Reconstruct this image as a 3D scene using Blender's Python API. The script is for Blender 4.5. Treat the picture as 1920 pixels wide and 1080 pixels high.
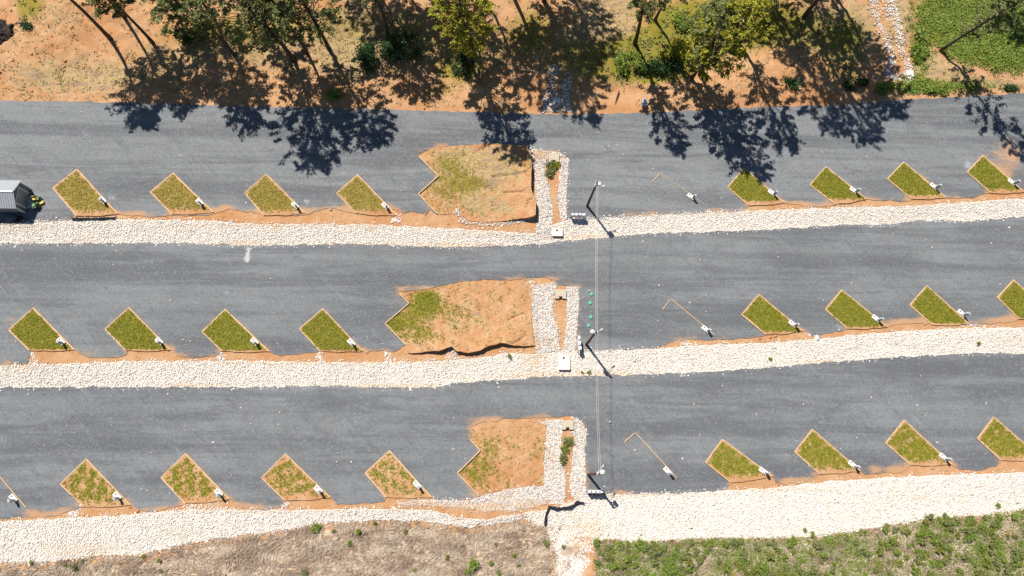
import bpy, bmesh, math, random
import numpy as np
from mathutils import Vector, Matrix
from mathutils.geometry import delaunay_2d_cdt

random.seed(7)
rng = np.random.default_rng(11)
for o in list(bpy.data.objects):
    bpy.data.objects.remove(o)
SC = bpy.context.scene
COL = SC.collection

# ------------------------------------------------------------------ camera, sky, sun, exposure
CAM_H = 85.0
F = 1280.0                                   # focal length in px of the 1920 px wide photograph (24 mm on 36 mm)
NADIR = (915.0, 850.0)
_d = np.array([(NADIR[0] - 960) / F, -(NADIR[1] - 540) / F, -1.0]); _d /= np.linalg.norm(_d)
_u = -_d
_ex = np.array([1.0, 0, 0]); _ex = _ex - _ex.dot(_u) * _u; _ex /= np.linalg.norm(_ex)
_ey = np.cross(_u, _ex)
R = np.stack([_ex, _ey, _u])                 # camera axes -> world axes
cam = bpy.data.cameras.new("camera"); cam.lens = 24.0; cam.sensor_width = 36.0
cam.clip_start = 0.5; cam.clip_end = 3000
camo = bpy.data.objects.new("camera", cam); COL.objects.link(camo)
m = Matrix([list(R[i]) + [0] for i in range(3)] + [[0, 0, 0, 1]]); m.translation = Vector((0, 0, CAM_H))
camo.matrix_world = m
SC.camera = camo

SUN_ELEV = math.radians(57.0)
_sl = 1.0 / math.tan(SUN_ELEV)
SH = np.array([0.568 * _sl, -0.823 * _sl])   # shadow shift on the ground per metre of height
sun = bpy.data.lights.new("sun", 'SUN'); sun.energy = 4.6; sun.angle = math.radians(0.5); sun.color = (1.0, 0.945, 0.86)
suno = bpy.data.objects.new("sun", sun); COL.objects.link(suno)
suno.rotation_euler = Vector((SH[0], SH[1], -1)).to_track_quat('-Z', 'Y').to_euler()
W_ = bpy.data.worlds.new("World"); SC.world = W_; W_.use_nodes = True
nt = W_.node_tree; bg = nt.nodes['Background']
sky = nt.nodes.new('ShaderNodeTexSky'); sky.sky_type = 'NISHITA'; sky.sun_disc = False
sky.sun_elevation = SUN_ELEV; sky.sun_rotation = math.atan2(-0.568, 0.823)
sky.air_density = 1.0; sky.dust_density = 0.2; sky.ozone_density = 2.2
nt.links.new(sky.outputs[0], bg.inputs[0]); bg.inputs[1].default_value = 0.05
SC.view_settings.view_transform = 'Standard'; SC.view_settings.look = 'None'
SC.view_settings.gamma = 1.0; SC.view_settings.use_curve_mapping = False
SC.view_settings.exposure = 0.68

# ------------------------------------------------------------------ terrain: terraces stepping down at each stone strip
def ray_plane(px, py, z=0.0):
    px = np.asarray(px, float); py = np.asarray(py, float)
    d = np.stack([(px - 960) / F, -(py - 540) / F, -np.ones_like(px)], -1) @ R.T
    t = (np.asarray(z) - CAM_H) / d[..., 2]
    return d[..., 0] * t, d[..., 1] * t
S1T = [(-300,422),(0,420),(65,413),(140,411),(220,411),(400,414),(480,420),(700,421),(870,430),(955,435),(1003,437),(1067,410),(1145,407),(1247,400),(1440,394),(1565,390),(1710,386),(1920,372),(2220,352)]
S1B = [(-300,457),(0,456),(225,455),(325,454),(475,460),(655,456),(755,460),(855,462),(960,459),(1022,456),(1060,450),(1120,446),(1210,437),(1320,434),(1440,430),(1590,420),(1665,420),(1722,412),(1815,414),(1920,405),(2220,385)]
S2T = [(-300,687),(0,685),(55,684),(150,681),(250,677),(410,677),(480,677),(592,679),(720,680),(835,677),(905,670),(955,662),(1005,664),(1067,657),(1145,656),(1205,654),(1235,654),(1320,647),(1440,643),(1532,636),(1615,627),(1715,620),(1815,615),(1920,614),(2220,600)]
S2B = [(-300,727),(0,726),(225,725),(475,725),(630,722),(680,725),(812,726),(855,717),(955,711),(1022,705),(1110,704),(1185,702),(1335,696),(1440,688),(1540,679),(1665,670),(1765,664),(1840,661),(1920,662),(2220,640)]
S3T = [(-300,985),(0,978),(125,972),(225,967),(275,962),(350,956),(475,957),(555,957),(680,954),(730,955),(805,957),(855,970),(905,975),(960,966),(1010,958),(1050,950),(1100,928),(1172,925),(1285,924),(1370,919),(1440,916),(1565,902),(1690,895),(1790,890),(1920,886),(2220,865)]
S3B = [(-300,1058),(0,1055),(75,1055),(125,1050),(187,1041),(250,1042),(300,1031),(362,1017),(475,1001),(530,995),(605,982),(705,976),(792,977),(855,986),(885,988),(955,980),(982,972),(1005,985),(1022,986)]
S3B2 = [(1135,1012),(1155,1012),(1210,1017),(1260,1012),(1335,1009),(1440,1010),(1540,1006),(1615,994),(1690,982),(1765,970),(1840,967),(1920,955),(2220,915)]
L1T = [(-300,187),(0,189),(125,190),(205,192),(325,195),(480,200),(742,206),(960,212),(1060,215),(1120,213),(1210,212),(1310,206),(1440,200),(1590,196),(1690,187),(1815,181),(1920,174),(2220,150)]
def wline(pts, z):
    a = np.array(pts, float); x, y = ray_plane(a[:, 0], a[:, 1], z)
    return x, y
_E = [wline(S1T, .8), wline(S1B, .4), wline(S2T, .3), wline(S2B, -.3), wline(S3T, -.3), wline(S3B + S3B2, -.9), wline(L1T, 1.0)]
def edge(i, x): return np.interp(x, _E[i][0], _E[i][1])
def sstep(a, b, v):
    t = np.clip((v - a) / (b - a), 0, 1); return t * t * (3 - 2 * t)
def zt(x, y):
    x = np.asarray(x, float); y = np.asarray(y, float)
    z = 1.05 + 0 * x
    for k, d in ((0, .42), (2, .42), (4, .36)):
        a = edge(k, x); b = edge(k + 1, x)
        q = np.clip((a - y) / (a - b), 0, 1); z = z - d * (.75 * q + .25 * q * q * (3 - 2 * q))
    return z
def Wp(px, py, dz=0.0):
    z = 0.0
    for _ in range(6):
        x, y = ray_plane(px, py, z)
        z = zt(x, y) + dz
    return x, y, z
def W(px, py): 
    x, y, z = Wp(float(px), float(py)); return Vector((float(x), float(y), float(z)))
def Wa(pts):
    a = np.array([p[:2] for p in pts], float); x, y, z = Wp(a[:, 0], a[:, 1]); return np.stack([x, y], -1)
def proj(x, y, z):
    p = np.stack([x, y, z - CAM_H], -1) @ R
    return 960 + F * p[..., 0] / -p[..., 2], 540 - F * p[..., 1] / -p[..., 2]
_ph = rng.uniform(0, 6.28, (40,)); _an = rng.uniform(0, 6.28, (40,))
def wob(x, y, s=1.0, n=8, o=0):
    """smooth pseudo-noise about -1..1 with features of about s metres"""
    r = 0
    for i in range(n):
        k = 6.28 / s * (0.6 + 0.25 * i); a = _an[(i + o) % 40]
        r = r + np.sin(k * (x * math.cos(a) + y * math.sin(a)) + _ph[(i * 3 + o) % 40]) / (1 + .25 * i)
    return r / 2.6

# ------------------------------------------------------------------ materials
def mat(name, rough=.8, spec=.3):
    m_ = bpy.data.materials.new(name); m_.use_nodes = True
    b = m_.node_tree.nodes['Principled BSDF']; b.inputs['Roughness'].default_value = rough
    b.inputs['Specular IOR Level'].default_value = spec
    return m_, m_.node_tree, b
class N:
    """small node-building helper"""
    def __init__(s, t): s.t = t
    def node(s, ty, **k):
        n = s.t.nodes.new(ty)
        for a, v in k.items(): setattr(n, a, v)
        return n
    def put(s, sock, v):
        if isinstance(v, bpy.types.NodeSocket): s.t.links.new(v, sock)
        else: sock.default_value = v
    def pos(s, scale=(1, 1, 1)):
        g = s.node('ShaderNodeNewGeometry'); mp = s.node('ShaderNodeVectorMath', operation='MULTIPLY')
        s.t.links.new(g.outputs['Position'], mp.inputs[0]); mp.inputs[1].default_value = scale
        return mp.outputs[0]
    def noise(s, scale, detail=4, rough=.6, vec=None, dist=0.0):
        n = s.node('ShaderNodeTexNoise'); n.inputs['Scale'].default_value = scale; n.inputs['Detail'].default_value = detail
        n.inputs['Roughness'].default_value = rough; n.inputs['Distortion'].default_value = dist
        s.t.links.new(vec if vec is not None else s.pos(), n.inputs['Vector']); return n.outputs['Fac']
    def attr(s, name):
        a = s.node('ShaderNodeAttribute'); a.attribute_name = name; return a.outputs['Fac']
    def math(s, op, a, b=0.0, c=None):
        n = s.node('ShaderNodeMath', operation=op); s.put(n.inputs[0], a); s.put(n.inputs[1], b)
        if c is not None: s.put(n.inputs[2], c)
        return n.outputs[0]
    def ss(s, v, a, b):
        n = s.node('ShaderNodeMapRange', interpolation_type='SMOOTHSTEP'); s.put(n.inputs['Value'], v)
        n.inputs['From Min'].default_value = a; n.inputs['From Max'].default_value = b; return n.outputs[0]
    def mix(s, f, a, b, mode='MIX'):
        n = s.node('ShaderNodeMix', data_type='RGBA', blend_type=mode); s.put(n.inputs['Factor'], f)
        for k, v in (('A', a), ('B', b)):
            sk = [i for i in n.inputs if i.name == k and i.type == 'RGBA'][0]
            s.put(sk, v if isinstance(v, bpy.types.NodeSocket) else (*v, 1.0))
        return [i for i in n.outputs if i.type == 'RGBA'][0]
    def bump(s, b, h, strength=.5, dist=.1):
        n = s.node('ShaderNodeBump'); n.inputs['Strength'].default_value = strength; n.inputs['Distance'].default_value = dist
        s.put(n.inputs['Height'], h); s.t.links.new(n.outputs[0], b.inputs['Normal'])

def make_earth():
    m_, t, b = mat('earth', .95, .1); n = N(t)
    big = n.noise(.12, 4, .6); mid = n.noise(.8, 6, .65); fin = n.noise(3.2, 6, .75); gr = n.noise(9, 4, .7)
    clay = n.mix(n.ss(mid, .35, .68), (.40, .215, .103), (.46, .285, .160))
    clay = n.mix(n.math('MULTIPLY', n.ss(big, .45, .65), .6), clay, (.385, .175, .072))
    clay = n.mix(n.math('MULTIPLY', n.ss(fin, .55, .75), .45), clay, (.29, .150, .075))
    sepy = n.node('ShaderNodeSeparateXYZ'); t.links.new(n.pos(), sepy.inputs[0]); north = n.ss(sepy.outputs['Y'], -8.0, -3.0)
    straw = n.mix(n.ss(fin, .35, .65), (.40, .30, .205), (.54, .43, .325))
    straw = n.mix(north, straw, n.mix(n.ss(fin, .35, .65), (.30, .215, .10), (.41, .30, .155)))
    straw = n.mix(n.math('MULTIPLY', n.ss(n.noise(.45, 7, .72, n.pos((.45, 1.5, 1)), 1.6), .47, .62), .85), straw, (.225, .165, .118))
    green = n.mix(n.ss(gr, .35, .7), (.115, .132, .007), (.205, .195, .018))
    green = n.mix(n.ss(mid, .5, .68), green, (.25, .20, .05))
    ns = n.math('MULTIPLY_ADD', n.math('ADD', n.math('MULTIPLY', fin, .6), n.math('MULTIPLY', mid, .4)), 1.5, -.75)
    ms = n.ss(n.math('ADD', n.attr('s'), ns), .40, .60)
    green = n.mix(n.attr('b'), green, n.mix(n.ss(gr, .35, .7), (.20, .155, .024), (.30, .225, .05)))
    mg = n.ss(n.math('ADD', n.attr('g'), n.math('MULTIPLY_ADD', n.math('ADD', n.math('MULTIPLY', gr, .45), n.math('MULTIPLY', fin, .55)), 1.7, -.85)), .38, .62)
    c = n.mix(n.math('MULTIPLY', ms, .92), clay, straw); c = n.mix(n.math('MULTIPLY', mg, .95), c, green)
    t.links.new(c, b.inputs['Base Color'])
    n.bump(b, n.math('ADD', n.math('MULTIPLY', fin, 1.0), n.math('MULTIPLY', gr, .5)), .75, .12)
    return m_
def make_gravel():
    m_, t, b = mat('grey_gravel', .9, .2); n = N(t)
    big = n.noise(.07, 5, .6); st = n.noise(1.0, 9, .68, n.pos((.05, .5, 1)), .9); st2 = n.noise(1.0, 8, .7, n.pos((.14, 1.5, 1)), .6)
    sp = n.noise(11, 3, .8); sp2 = n.noise(4.5, 6, .8); mid = n.noise(.5, 7, .68)
    gr = n.noise(3.0, 3, .75); gr2 = n.noise(6.0, 2, .7); bl = n.noise(.22, 8, .7, n.pos((.6, 1.3, 1)), .8)
    lane = n.noise(1.0, 6, .62, n.pos((.018, .30, 1)), .35); arc = n.noise(1.0, 6, .65, n.pos((.30, .30, 1)), 3.5)
    vr = n.node('ShaderNodeVectorRotate', rotation_type='Z_AXIS'); t.links.new(n.pos(), vr.inputs['Vector']); vr.inputs['Angle'].default_value = math.radians(47)
    vm = n.node('ShaderNodeVectorMath', operation='MULTIPLY'); t.links.new(vr.outputs[0], vm.inputs[0]); vm.inputs[1].default_value = (.045, 1.1, 1)
    diag = n.noise(1.0, 6, .65, vm.outputs[0], .7)
    sepy = n.node('ShaderNodeSeparateXYZ'); t.links.new(n.pos(), sepy.inputs[0]); north = n.ss(sepy.outputs['Y'], 22, 34)
    c = n.mix(n.ss(big, .35, .65), (.132, .140, .147), (.168, .177, .186))
    c = n.mix(n.math('MULTIPLY', north, .5), c, (.188, .195, .20))
    c = n.mix(n.math('MULTIPLY', n.ss(lane, .47, .60), .75), c, (.094, .099, .107))
    c = n.mix(n.math('MULTIPLY', n.ss(lane, .46, .34), .35), c, (.205, .214, .222))
    c = n.mix(n.math('MULTIPLY', n.ss(st, .49, .64), .55), c, (.086, .090, .098))
    c = n.mix(n.math('MULTIPLY', n.ss(st2, .52, .68), .45), c, (.092, .097, .105))
    c = n.mix(n.math('MULTIPLY', n.ss(st2, .46, .30), .35), c, (.215, .223, .232))
    c = n.mix(n.math('MULTIPLY', n.math('MULTIPLY', n.ss(diag, .51, .65), n.ss(arc, .43, .57)), .5), c, (.098, .102, .110))
    c = n.mix(n.math('MULTIPLY', n.math('MULTIPLY', n.ss(diag, .47, .33), n.ss(arc, .42, .58)), .32), c, (.205, .212, .22))
    c = n.mix(n.math('MULTIPLY', n.ss(bl, .52, .66), .42), c, (.096, .100, .108))
    c = n.mix(n.math('MULTIPLY', n.ss(gr, .52, .70), .30), c, (.235, .242, .25))
    c = n.mix(n.math('MULTIPLY', n.ss(gr, .48, .32), .28), c, (.080, .084, .090))
    c = n.mix(n.math('MULTIPLY', n.ss(gr2, .54, .74), .34), c, (.30, .307, .314))
    c = n.mix(n.math('MULTIPLY', n.ss(gr2, .45, .28), .28), c, (.066, .069, .074))
    wisp = n.noise(1.0, 8, .72, n.pos((.55, 1.5, 1)), 1.2)
    ca = n.math('ADD', n.attr('c'), n.math('MULTIPLY_ADD', n.math('ADD', n.math('MULTIPLY', sp2, .35), n.math('MULTIPLY', wisp, .65)), 2.4, -1.2))
    c = n.mix(n.math('MULTIPLY', n.ss(ca, .25, .95), .85), c, (.42, .24, .125))
    lime = n.math('ADD', n.attr('w'), n.math('MULTIPLY_ADD', n.math('ADD', n.math('MULTIPLY', sp2, .5), n.math('MULTIPLY', st2, .5)), 2.4, -1.25))
    c = n.mix(n.math('MULTIPLY', n.ss(lime, .3, 1.0), .7), c, (.50, .51, .52))
    da = n.math('ADD', n.attr('d'), n.math('MULTIPLY_ADD', n.math('ADD', n.math('MULTIPLY', mid, .45), n.math('MULTIPLY', st2, .55)), 1.6, -.8))
    c = n.mix(n.math('MULTIPLY', n.ss(da, .18, .85), .62), c, (.088, .092, .10))
    t.links.new(c, b.inputs['Base Color']); n.bump(b, n.math('ADD', sp, sp2), .5, .04)
    return m_
def make_stone(name, c0, c1, c2):
    m_, t, b = mat(name, .85, .2); n = N(t); r = n.attr('rnd')
    c = n.mix(n.ss(r, .15, .9), c0, c1); c = n.mix(n.ss(n.math('ADD', n.attr('c'), n.math('MULTIPLY_ADD', r, .8, -.4)), .3, .7), c, c2)
    c = n.mix(n.math('MULTIPLY', n.ss(n.noise(9, 3), .5, .8), .3), c, (.5, .45, .39))
    t.links.new(c, b.inputs['Base Color']); n.bump(b, n.noise(14, 3), .3, .03); return m_
def make_leaf(name, dark, mid, light):
    m_, t, b = mat(name, .6, .25); n = N(t); r = n.attr('rnd')
    c = n.mix(n.ss(r, 0, .6), dark, mid); c = n.mix(n.ss(r, .55, 1), c, light)
    t.links.new(c, b.inputs['Base Color'])
    tr = n.node('ShaderNodeBsdfTranslucent'); t.links.new(n.mix(.6, c, (.25, .3, .03)), tr.inputs['Color'])
    mx = n.node('ShaderNodeMixShader'); mx.inputs[0].default_value = .22
    out = t.nodes['Material Output']; t.links.new(b.outputs[0], mx.inputs[1]); t.links.new(tr.outputs[0], mx.inputs[2]); t.links.new(mx.outputs[0], out.inputs[0])
    return m_
def simple(name, col, rough=.7, metal=0.0, var=.25, scale=5, spec=.3, c2=None):
    m_, t, b = mat(name, rough, spec); n = N(t)
    d = c2 or tuple(v * (1 - var) for v in col)
    t.links.new(n.mix(n.ss(n.noise(scale, 5, .7), .35, .7), col, d), b.inputs['Base Color']); b.inputs['Metallic'].default_value = metal
    n.bump(b, n.noise(scale * 4, 3), .15, .01)
    return m_
M = dict(
    grit=simple('channel_grit', (.60, .54, .48), .95, 0, .3, scale=2.5, c2=(.50, .36, .25)),
    dust=simple('stone_dust', (.74, .675, .605), .95, 0, .3, scale=2.2, c2=(.66, .56, .46)), earth=make_earth(), gravel=make_gravel(),
    stone=make_stone('white_riprap', (.60, .545, .485), (.83, .78, .725), (.70, .54, .40)),
    bed_stone=make_stone('grey_riprap', (.42, .39, .375), (.76, .72, .67), (.60, .40, .24)),
    leaf=make_leaf('green_leaves', (.08, .10, .03), (.18, .20, .065), (.30, .31, .12)),
    pine=make_leaf('pine_needles', (.045, .062, .02), (.105, .125, .038), (.20, .215, .075)),
    yellow=make_leaf('yellow_green_leaves', (.16, .16, .014), (.31, .295, .024), (.50, .45, .06)),
    fresh=make_leaf('fresh_leaves', (.085, .13, .016), (.18, .245, .036), (.30, .37, .08)),
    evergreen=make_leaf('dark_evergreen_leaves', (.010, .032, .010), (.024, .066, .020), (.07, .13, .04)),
    turf_olive=make_leaf('olive_turf_blades', (.21, .165, .025), (.31, .24, .05), (.43, .33, .12)),
    grass=make_leaf('turf_blades', (.13, .145, .008), (.215, .21, .016), (.34, .29, .06)),
    straw=make_leaf('dry_straw', (.26, .185, .14), (.45, .35, .27), (.63, .52, .42)),
    weed=make_leaf('olive_weed', (.11, .125, .02), (.20, .215, .04), (.31, .32, .09)),
    tan=make_leaf('tan_grass', (.24, .17, .08), (.34, .255, .12), (.46, .36, .19)),
    bark=simple('bark', (.085, .062, .048), .95, var=.5, scale=8),
    timber=simple('pale_timber', (.60, .40, .235), .8, var=.22, scale=3),
    concrete=simple('white_concrete', (.66, .62, .56), .85, var=.08),
    old_concrete=simple('tan_concrete', (.46, .40, .30), .9, var=.2),
    pole=simple('creosote_pole', (.12, .068, .048), .9, var=.4, scale=7),
    galv=simple('galvanised_steel', (.55, .57, .60), .45, .15, .12),
    grey=simple('grey_enamel', (.36, .37, .39), .5, 0, .12),
    white=simple('white_enamel', (.80, .80, .80), .4, 0, .05),
    black=simple('black_plastic', (.015, .015, .017), .6, 0, .3),
    fabric=simple('black_silt_cloth', (.018, .017, .022), .9, 0, .3),
    rubber=simple('tyre_rubber', (.02, .02, .02), .9, 0, .2),
    tgreen=simple('tractor_green', (.03, .13, .025), .35, 0, .1, spec=.5),
    tyellow=simple('tractor_yellow', (.50, .34, .02), .4, 0, .08, spec=.5),
    riser=simple('mint_plastic', (.10, .36, .26), .5, 0, .15),
    roof=simple('grey_metal_roof', (.38, .40, .43), .45, .25, .08, scale=2),
    wallg=simple('dark_grey_siding', (.17, .18, .195), .7, 0, .15),
    panel=simple('charcoal_panel', (.26, .27, .275), .5, 0, .15),
    dark=simple('hollow_shade_black', (.012, .01, .009), .95),  # near-black colour standing in for the shade inside an opening
    wire=simple('aluminium_wire', (.62, .58, .54), .5, .3, .08),
    ramp=simple('weathered_plywood', (.55, .52, .48), .9, 0, .2),
    burnt=simple('burnt_debris', (.04, .028, .026), .95, 0, .5),
    trim=simple('pale_trim', (.62, .63, .65), .6, 0, .1),
    tarp=simple('blue_grey_tarp', (.11, .125, .145), .7, 0, .3),
)

# ------------------------------------------------------------------ mesh helpers
def npmesh(name, V, Fc, mat_=None, attrs=None, smooth=False):
    me = bpy.data.meshes.new(name); V = np.asarray(V, np.float32)
    if isinstance(Fc, np.ndarray):
        k = Fc.shape[1]; me.vertices.add(len(V)); me.vertices.foreach_set('co', V.ravel())
        me.loops.add(Fc.size); me.loops.foreach_set('vertex_index', Fc.astype(np.int32).ravel())
        me.polygons.add(len(Fc)); me.polygons.foreach_set('loop_start', np.arange(0, Fc.size, k, dtype=np.int32))
        me.polygons.foreach_set('loop_total', np.full(len(Fc), k, np.int32))
        me.update(calc_edges=True)
    else:
        me.from_pydata([tuple(v) for v in V.tolist()], [], Fc)
    if attrs:
        for a, v in attrs.items():
            at = me.attributes.new(a, 'FLOAT', 'POINT'); at.data.foreach_set('value', np.asarray(v, np.float32))
    if smooth: me.polygons.foreach_set('use_smooth', np.ones(len(me.polygons), bool))
    if mat_: me.materials.append(mat_)
    return me
def obj(name, me, parent=None, loc=None, **props):
    o = bpy.data.objects.new(name, me); COL.objects.link(o)
    if parent is not None: o.parent = parent
    if loc is not None: o.location = loc
    for k, v in props.items(): o[k] = v
    return o
def empty(name, loc, label, cat, group=None, rz=0.0):
    o = obj(name, None, None, loc, label=label, category=cat); o.rotation_euler.z = rz
    if group: o['group'] = group
    return o
class MB:
    def __init__(s): s.v = []; s.f = []
    def box(s, c, d, rz=0.0, taper=1.0):
        x, y, z = d[0] / 2, d[1] / 2, d[2] / 2; n = len(s.v); ca, sa = math.cos(rz), math.sin(rz)
        for k, (i, j, l) in enumerate([(-1,-1,-1),(1,-1,-1),(1,1,-1),(-1,1,-1),(-1,-1,1),(1,-1,1),(1,1,1),(-1,1,1)]):
            q = taper if l > 0 else 1.0; a, b = i * x * q, j * y * q
            s.v.append((c[0] + a * ca - b * sa, c[1] + a * sa + b * ca, c[2] + l * z))
        s.f += [tuple(n + i for i in q) for q in ((3,2,1,0),(4,5,6,7),(0,1,5,4),(1,2,6,5),(2,3,7,6),(3,0,4,7))]; return s
    def poly(s, pts): n = len(s.v); s.v += [tuple(p) for p in pts]; s.f.append(tuple(range(n, n + len(pts)))); return s
    def tube(s, pts, rad, k=8, cap=True):
        pts = [Vector(p) for p in pts]; n0 = len(s.v)
        for i, p in enumerate(pts):
            t = (pts[min(i + 1, len(pts) - 1)] - pts[max(i - 1, 0)]).normalized()
            a = t.orthogonal().normalized() if abs(t.z) < .9 else Vector((1, 0, 0)).cross(t).normalized()
            b = t.cross(a); r = rad[i] if hasattr(rad, '__len__') else rad
            for j in range(k):
                an = 2 * math.pi * j / k; s.v.append(tuple(p + (a * math.cos(an) + b * math.sin(an)) * r))
        for i in range(len(pts) - 1):
            for j in range(k):
                q = n0 + i * k; s.f.append((q + j, q + (j + 1) % k, q + k + (j + 1) % k, q + k + j))
        if cap:
            s.f.append(tuple(n0 + j for j in reversed(range(k)))); s.f.append(tuple(n0 + (len(pts) - 1) * k + j for j in range(k)))
        return s
    def lathe(s, c, prof, k=14):
        """prof: list of (radius, z)"""
        n0 = len(s.v)
        for r, z in prof:
            for j in range(k):
                an = 2 * math.pi * j / k; s.v.append((c[0] + r * math.cos(an), c[1] + r * math.sin(an), c[2] + z))
        for i in range(len(prof) - 1):
            for j in range(k):
                q = n0 + i * k; s.f.append((q + j, q + (j + 1) % k, q + k + (j + 1) % k, q + k + j))
        s.f.append(tuple(n0 + j for j in reversed(range(k)))); s.f.append(tuple(n0 + (len(prof) - 1) * k + j for j in range(k)))
        return s
    def mesh(s, name, mat_, bevel=0.0, smooth=False):
        me = bpy.data.meshes.new(name); me.from_pydata(s.v, [], s.f)
        if bevel:
            bm = bmesh.new(); bm.from_mesh(me); bmesh.ops.bevel(bm, geom=bm.edges[:], offset=bevel, segments=1, affect='EDGES'); bm.to_mesh(me); bm.free()
        if smooth: me.polygons.foreach_set('use_smooth', np.ones(len(me.polygons), bool))
        me.materials.append(mat_); return me
def inside(poly, x, y):
    p = np.asarray(poly); r = np.zeros(np.shape(x), bool); n = len(p)
    for i in range(n):
        x0, y0 = p[i]; x1, y1 = p[(i + 1) % n]
        if y0 == y1: continue
        r ^= ((y0 > y) != (y1 > y)) & (x < (x1 - x0) * (y - y0) / (y1 - y0) + x0)
    return r
def pdist(line, x, y):
    p = np.asarray(line); best = np.full(np.shape(x), 1e9)
    for i in range(len(p) - 1):
        a = p[i]; d = p[i + 1] - a; L = max(d.dot(d), 1e-9)
        t = np.clip(((x - a[0]) * d[0] + (y - a[1]) * d[1]) / L, 0, 1)
        best = np.minimum(best, np.hypot(x - a[0] - t * d[0], y - a[1] - t * d[1]))
    return best
def rough_poly(pts, jit=.12, step=.45):
    """pixel outline -> world outline, subdivided and roughened; a third item marks a straight (board) segment"""
    w = Wa(pts); out = []; n = len(pts)
    for i in range(n):
        a = w[i]; b = w[(i + 1) % n]; straight = len(pts[i]) > 2
        L = np.hypot(*(b - a)); k = 1 if straight else max(1, int(L / step))
        for j in range(k):
            p = a + (b - a) * j / k
            if j > 0 and jit:
                p = p + np.array([wob(p[0], p[1], 2.2, 8, 1), wob(p[0], p[1], 2.0, 8, 9)]) * jit + rng.normal(0, jit * .25, 2)
            out.append(p)
    return np.array(out)
def sheet(poly, cell=.7, zoff=0.0, skirt=.25, zfun=None):
    """world outline -> triangulated draped sheet with a skirt; returns V, faces"""
    p = np.asarray(poly); x0, y0 = p.min(0); x1, y1 = p.max(0)
    gx, gy = np.meshgrid(np.arange(x0, x1, cell), np.arange(y0, y1, cell)); gx = gx.ravel() + rng.uniform(-.15, .15, gx.size) * cell; gy = gy.ravel() + rng.uniform(-.15, .15, gy.size) * cell
    k = inside(p, gx, gy); k &= pdist(np.vstack([p, p[:1]]), gx, gy) > cell * .3 if k.sum() < 6000 else k
    pts = [Vector(q) for q in p] + [Vector((a, b)) for a, b in zip(gx[k], gy[k])]
    edges = [(i, (i + 1) % len(p)) for i in range(len(p))]
    r = delaunay_2d_cdt(pts, edges, [], 1, 1e-5)
    v = np.array([tuple(q) for q in r[0]]); f = [tuple(t) for t in r[2]]
    z = zt(v[:, 0], v[:, 1]) + (zfun(v[:, 0], v[:, 1]) if zfun else zoff)
    V = np.column_stack([v, z])
    # orient up, add skirt on boundary edges
    cnt = {}; F2 = []
    for t in f:
        a, b, c = (v[i] for i in t[:3])
        if (b[0]-a[0])*(c[1]-a[1]) - (b[1]-a[1])*(c[0]-a[0]) < 0: t = t[::-1]
        F2.append(t)
        for i in range(len(t)): e = (t[i], t[(i + 1) % len(t)]); cnt[e] = 1
    if skirt:
        low = {}; ex = []
        for (a, b) in list(cnt):
            if (b, a) in cnt: continue
            for q in (a, b):
                if q not in low: low[q] = len(V) + len(ex); ex.append((V[q][0], V[q][1], V[q][2] - skirt))
            F2.append((b, a, low[a], low[b]))
        V = np.vstack([V, np.array(ex)])
    return V, F2
def blobs(px, py, lst):
    """sum of soft elliptical patches given as (cx, cy, rx, ry, value)"""
    r = np.zeros(np.shape(px))
    for cx, cy, rx, ry, v in lst:
        d = ((px - cx) / rx) ** 2 + ((py - cy) / ry) ** 2
        r = r + v * np.exp(-d * .9)
    return r

# ------------------------------------------------------------------ ground
xs = np.concatenate([[-900, -400, -200, -130], np.arange(-95, 95.1, .5), [130, 200, 400, 900]])
ys = np.concatenate([[-700, -300, -120, -60], np.arange(-32, 72.1, .5), [95, 150, 300, 900]])
gx, gy = np.meshgrid(xs, ys); gx = gx.ravel(); gy = gy.ravel(); nx = len(xs)
gz = zt(gx, gy); gpx, gpy = proj(gx, gy, gz)
bank = sstep(0, 1.2, gy - edge(6, gx) - .3); fieldm = sstep(0, 1.0, edge(5, gx) - gy - .2)
lump = .16 * wob(gx, gy, 3.4, 10) + .10 * wob(gx, gy, 1.3, 10, 5) + .5 * wob(gx, gy, 19, 6, 3)
fl = .12 * wob(gx, gy, 2.6, 10, 2) + .10 * wob(gx, gy, 7, 6, 7)
gz = gz - .075 + bank * (.10 + lump * sstep(0, 5, gy - edge(6, gx))) + fieldm * (.08 + fl)
near = (np.abs(gx) < 96) & (gy > -33) & (gy < 73)
GREEN = [(60,20,30,30,.65),(50,0,60,25,.3),(60,130,40,12,.35),(150,165,60,14,.32),(90,95,80,25,.25),(660,70,30,60,.12),(1200,115,70,40,.9),(1280,60,60,60,1.0),(1250,95,60,40,.8),
  (1370,40,60,50,.8),(1835,20,95,55,1.8),(1890,85,75,42,1.6),(1800,75,30,30,.6),(1770,163,90,10,.8),(1725,110,18,45,.5),(1700,160,30,14,.8),(1470,30,60,50,.45),(1590,70,60,60,.5),(1600,150,80,30,.3),
  (820,170,60,14,.35),(630,180,20,10,.7),(1000,40,60,60,.35),(1100,120,60,60,.35),(700,180,60,12,.3),(860,130,40,25,.5),(560,40,120,60,.45),(420,60,100,50,.4),(300,60,80,60,.3),(780,60,80,80,.35),(960,100,150,80,.35),(700,40,80,60,.15),(1450,80,150,60,.3)]
STRAW = [(110,30,70,35,.55),(100,100,100,30,.25),(150,150,150,30,.28),(660,60,40,80,.7),(1150,45,50,60,.95),(1500,60,120,70,.6),(1690,40,20,60,.8),(1730,150,70,25,.6),(1860,160,80,12,.8),(900,100,120,60,.35),
  (500,80,200,60,.4),(1600,60,60,60,.6),(760,40,60,40,.5),(1740,60,20,60,.7),(1330,170,60,30,.2),(100,150,180,45,.38),(300,100,100,60,.3),(700,120,300,70,.35),(1080,60,80,100,.4),(1790,120,60,25,.5)]
g = blobs(gpx, gpy, GREEN) * bank + fieldm * np.where(gpx > 1135, .66, -.4)
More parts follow.
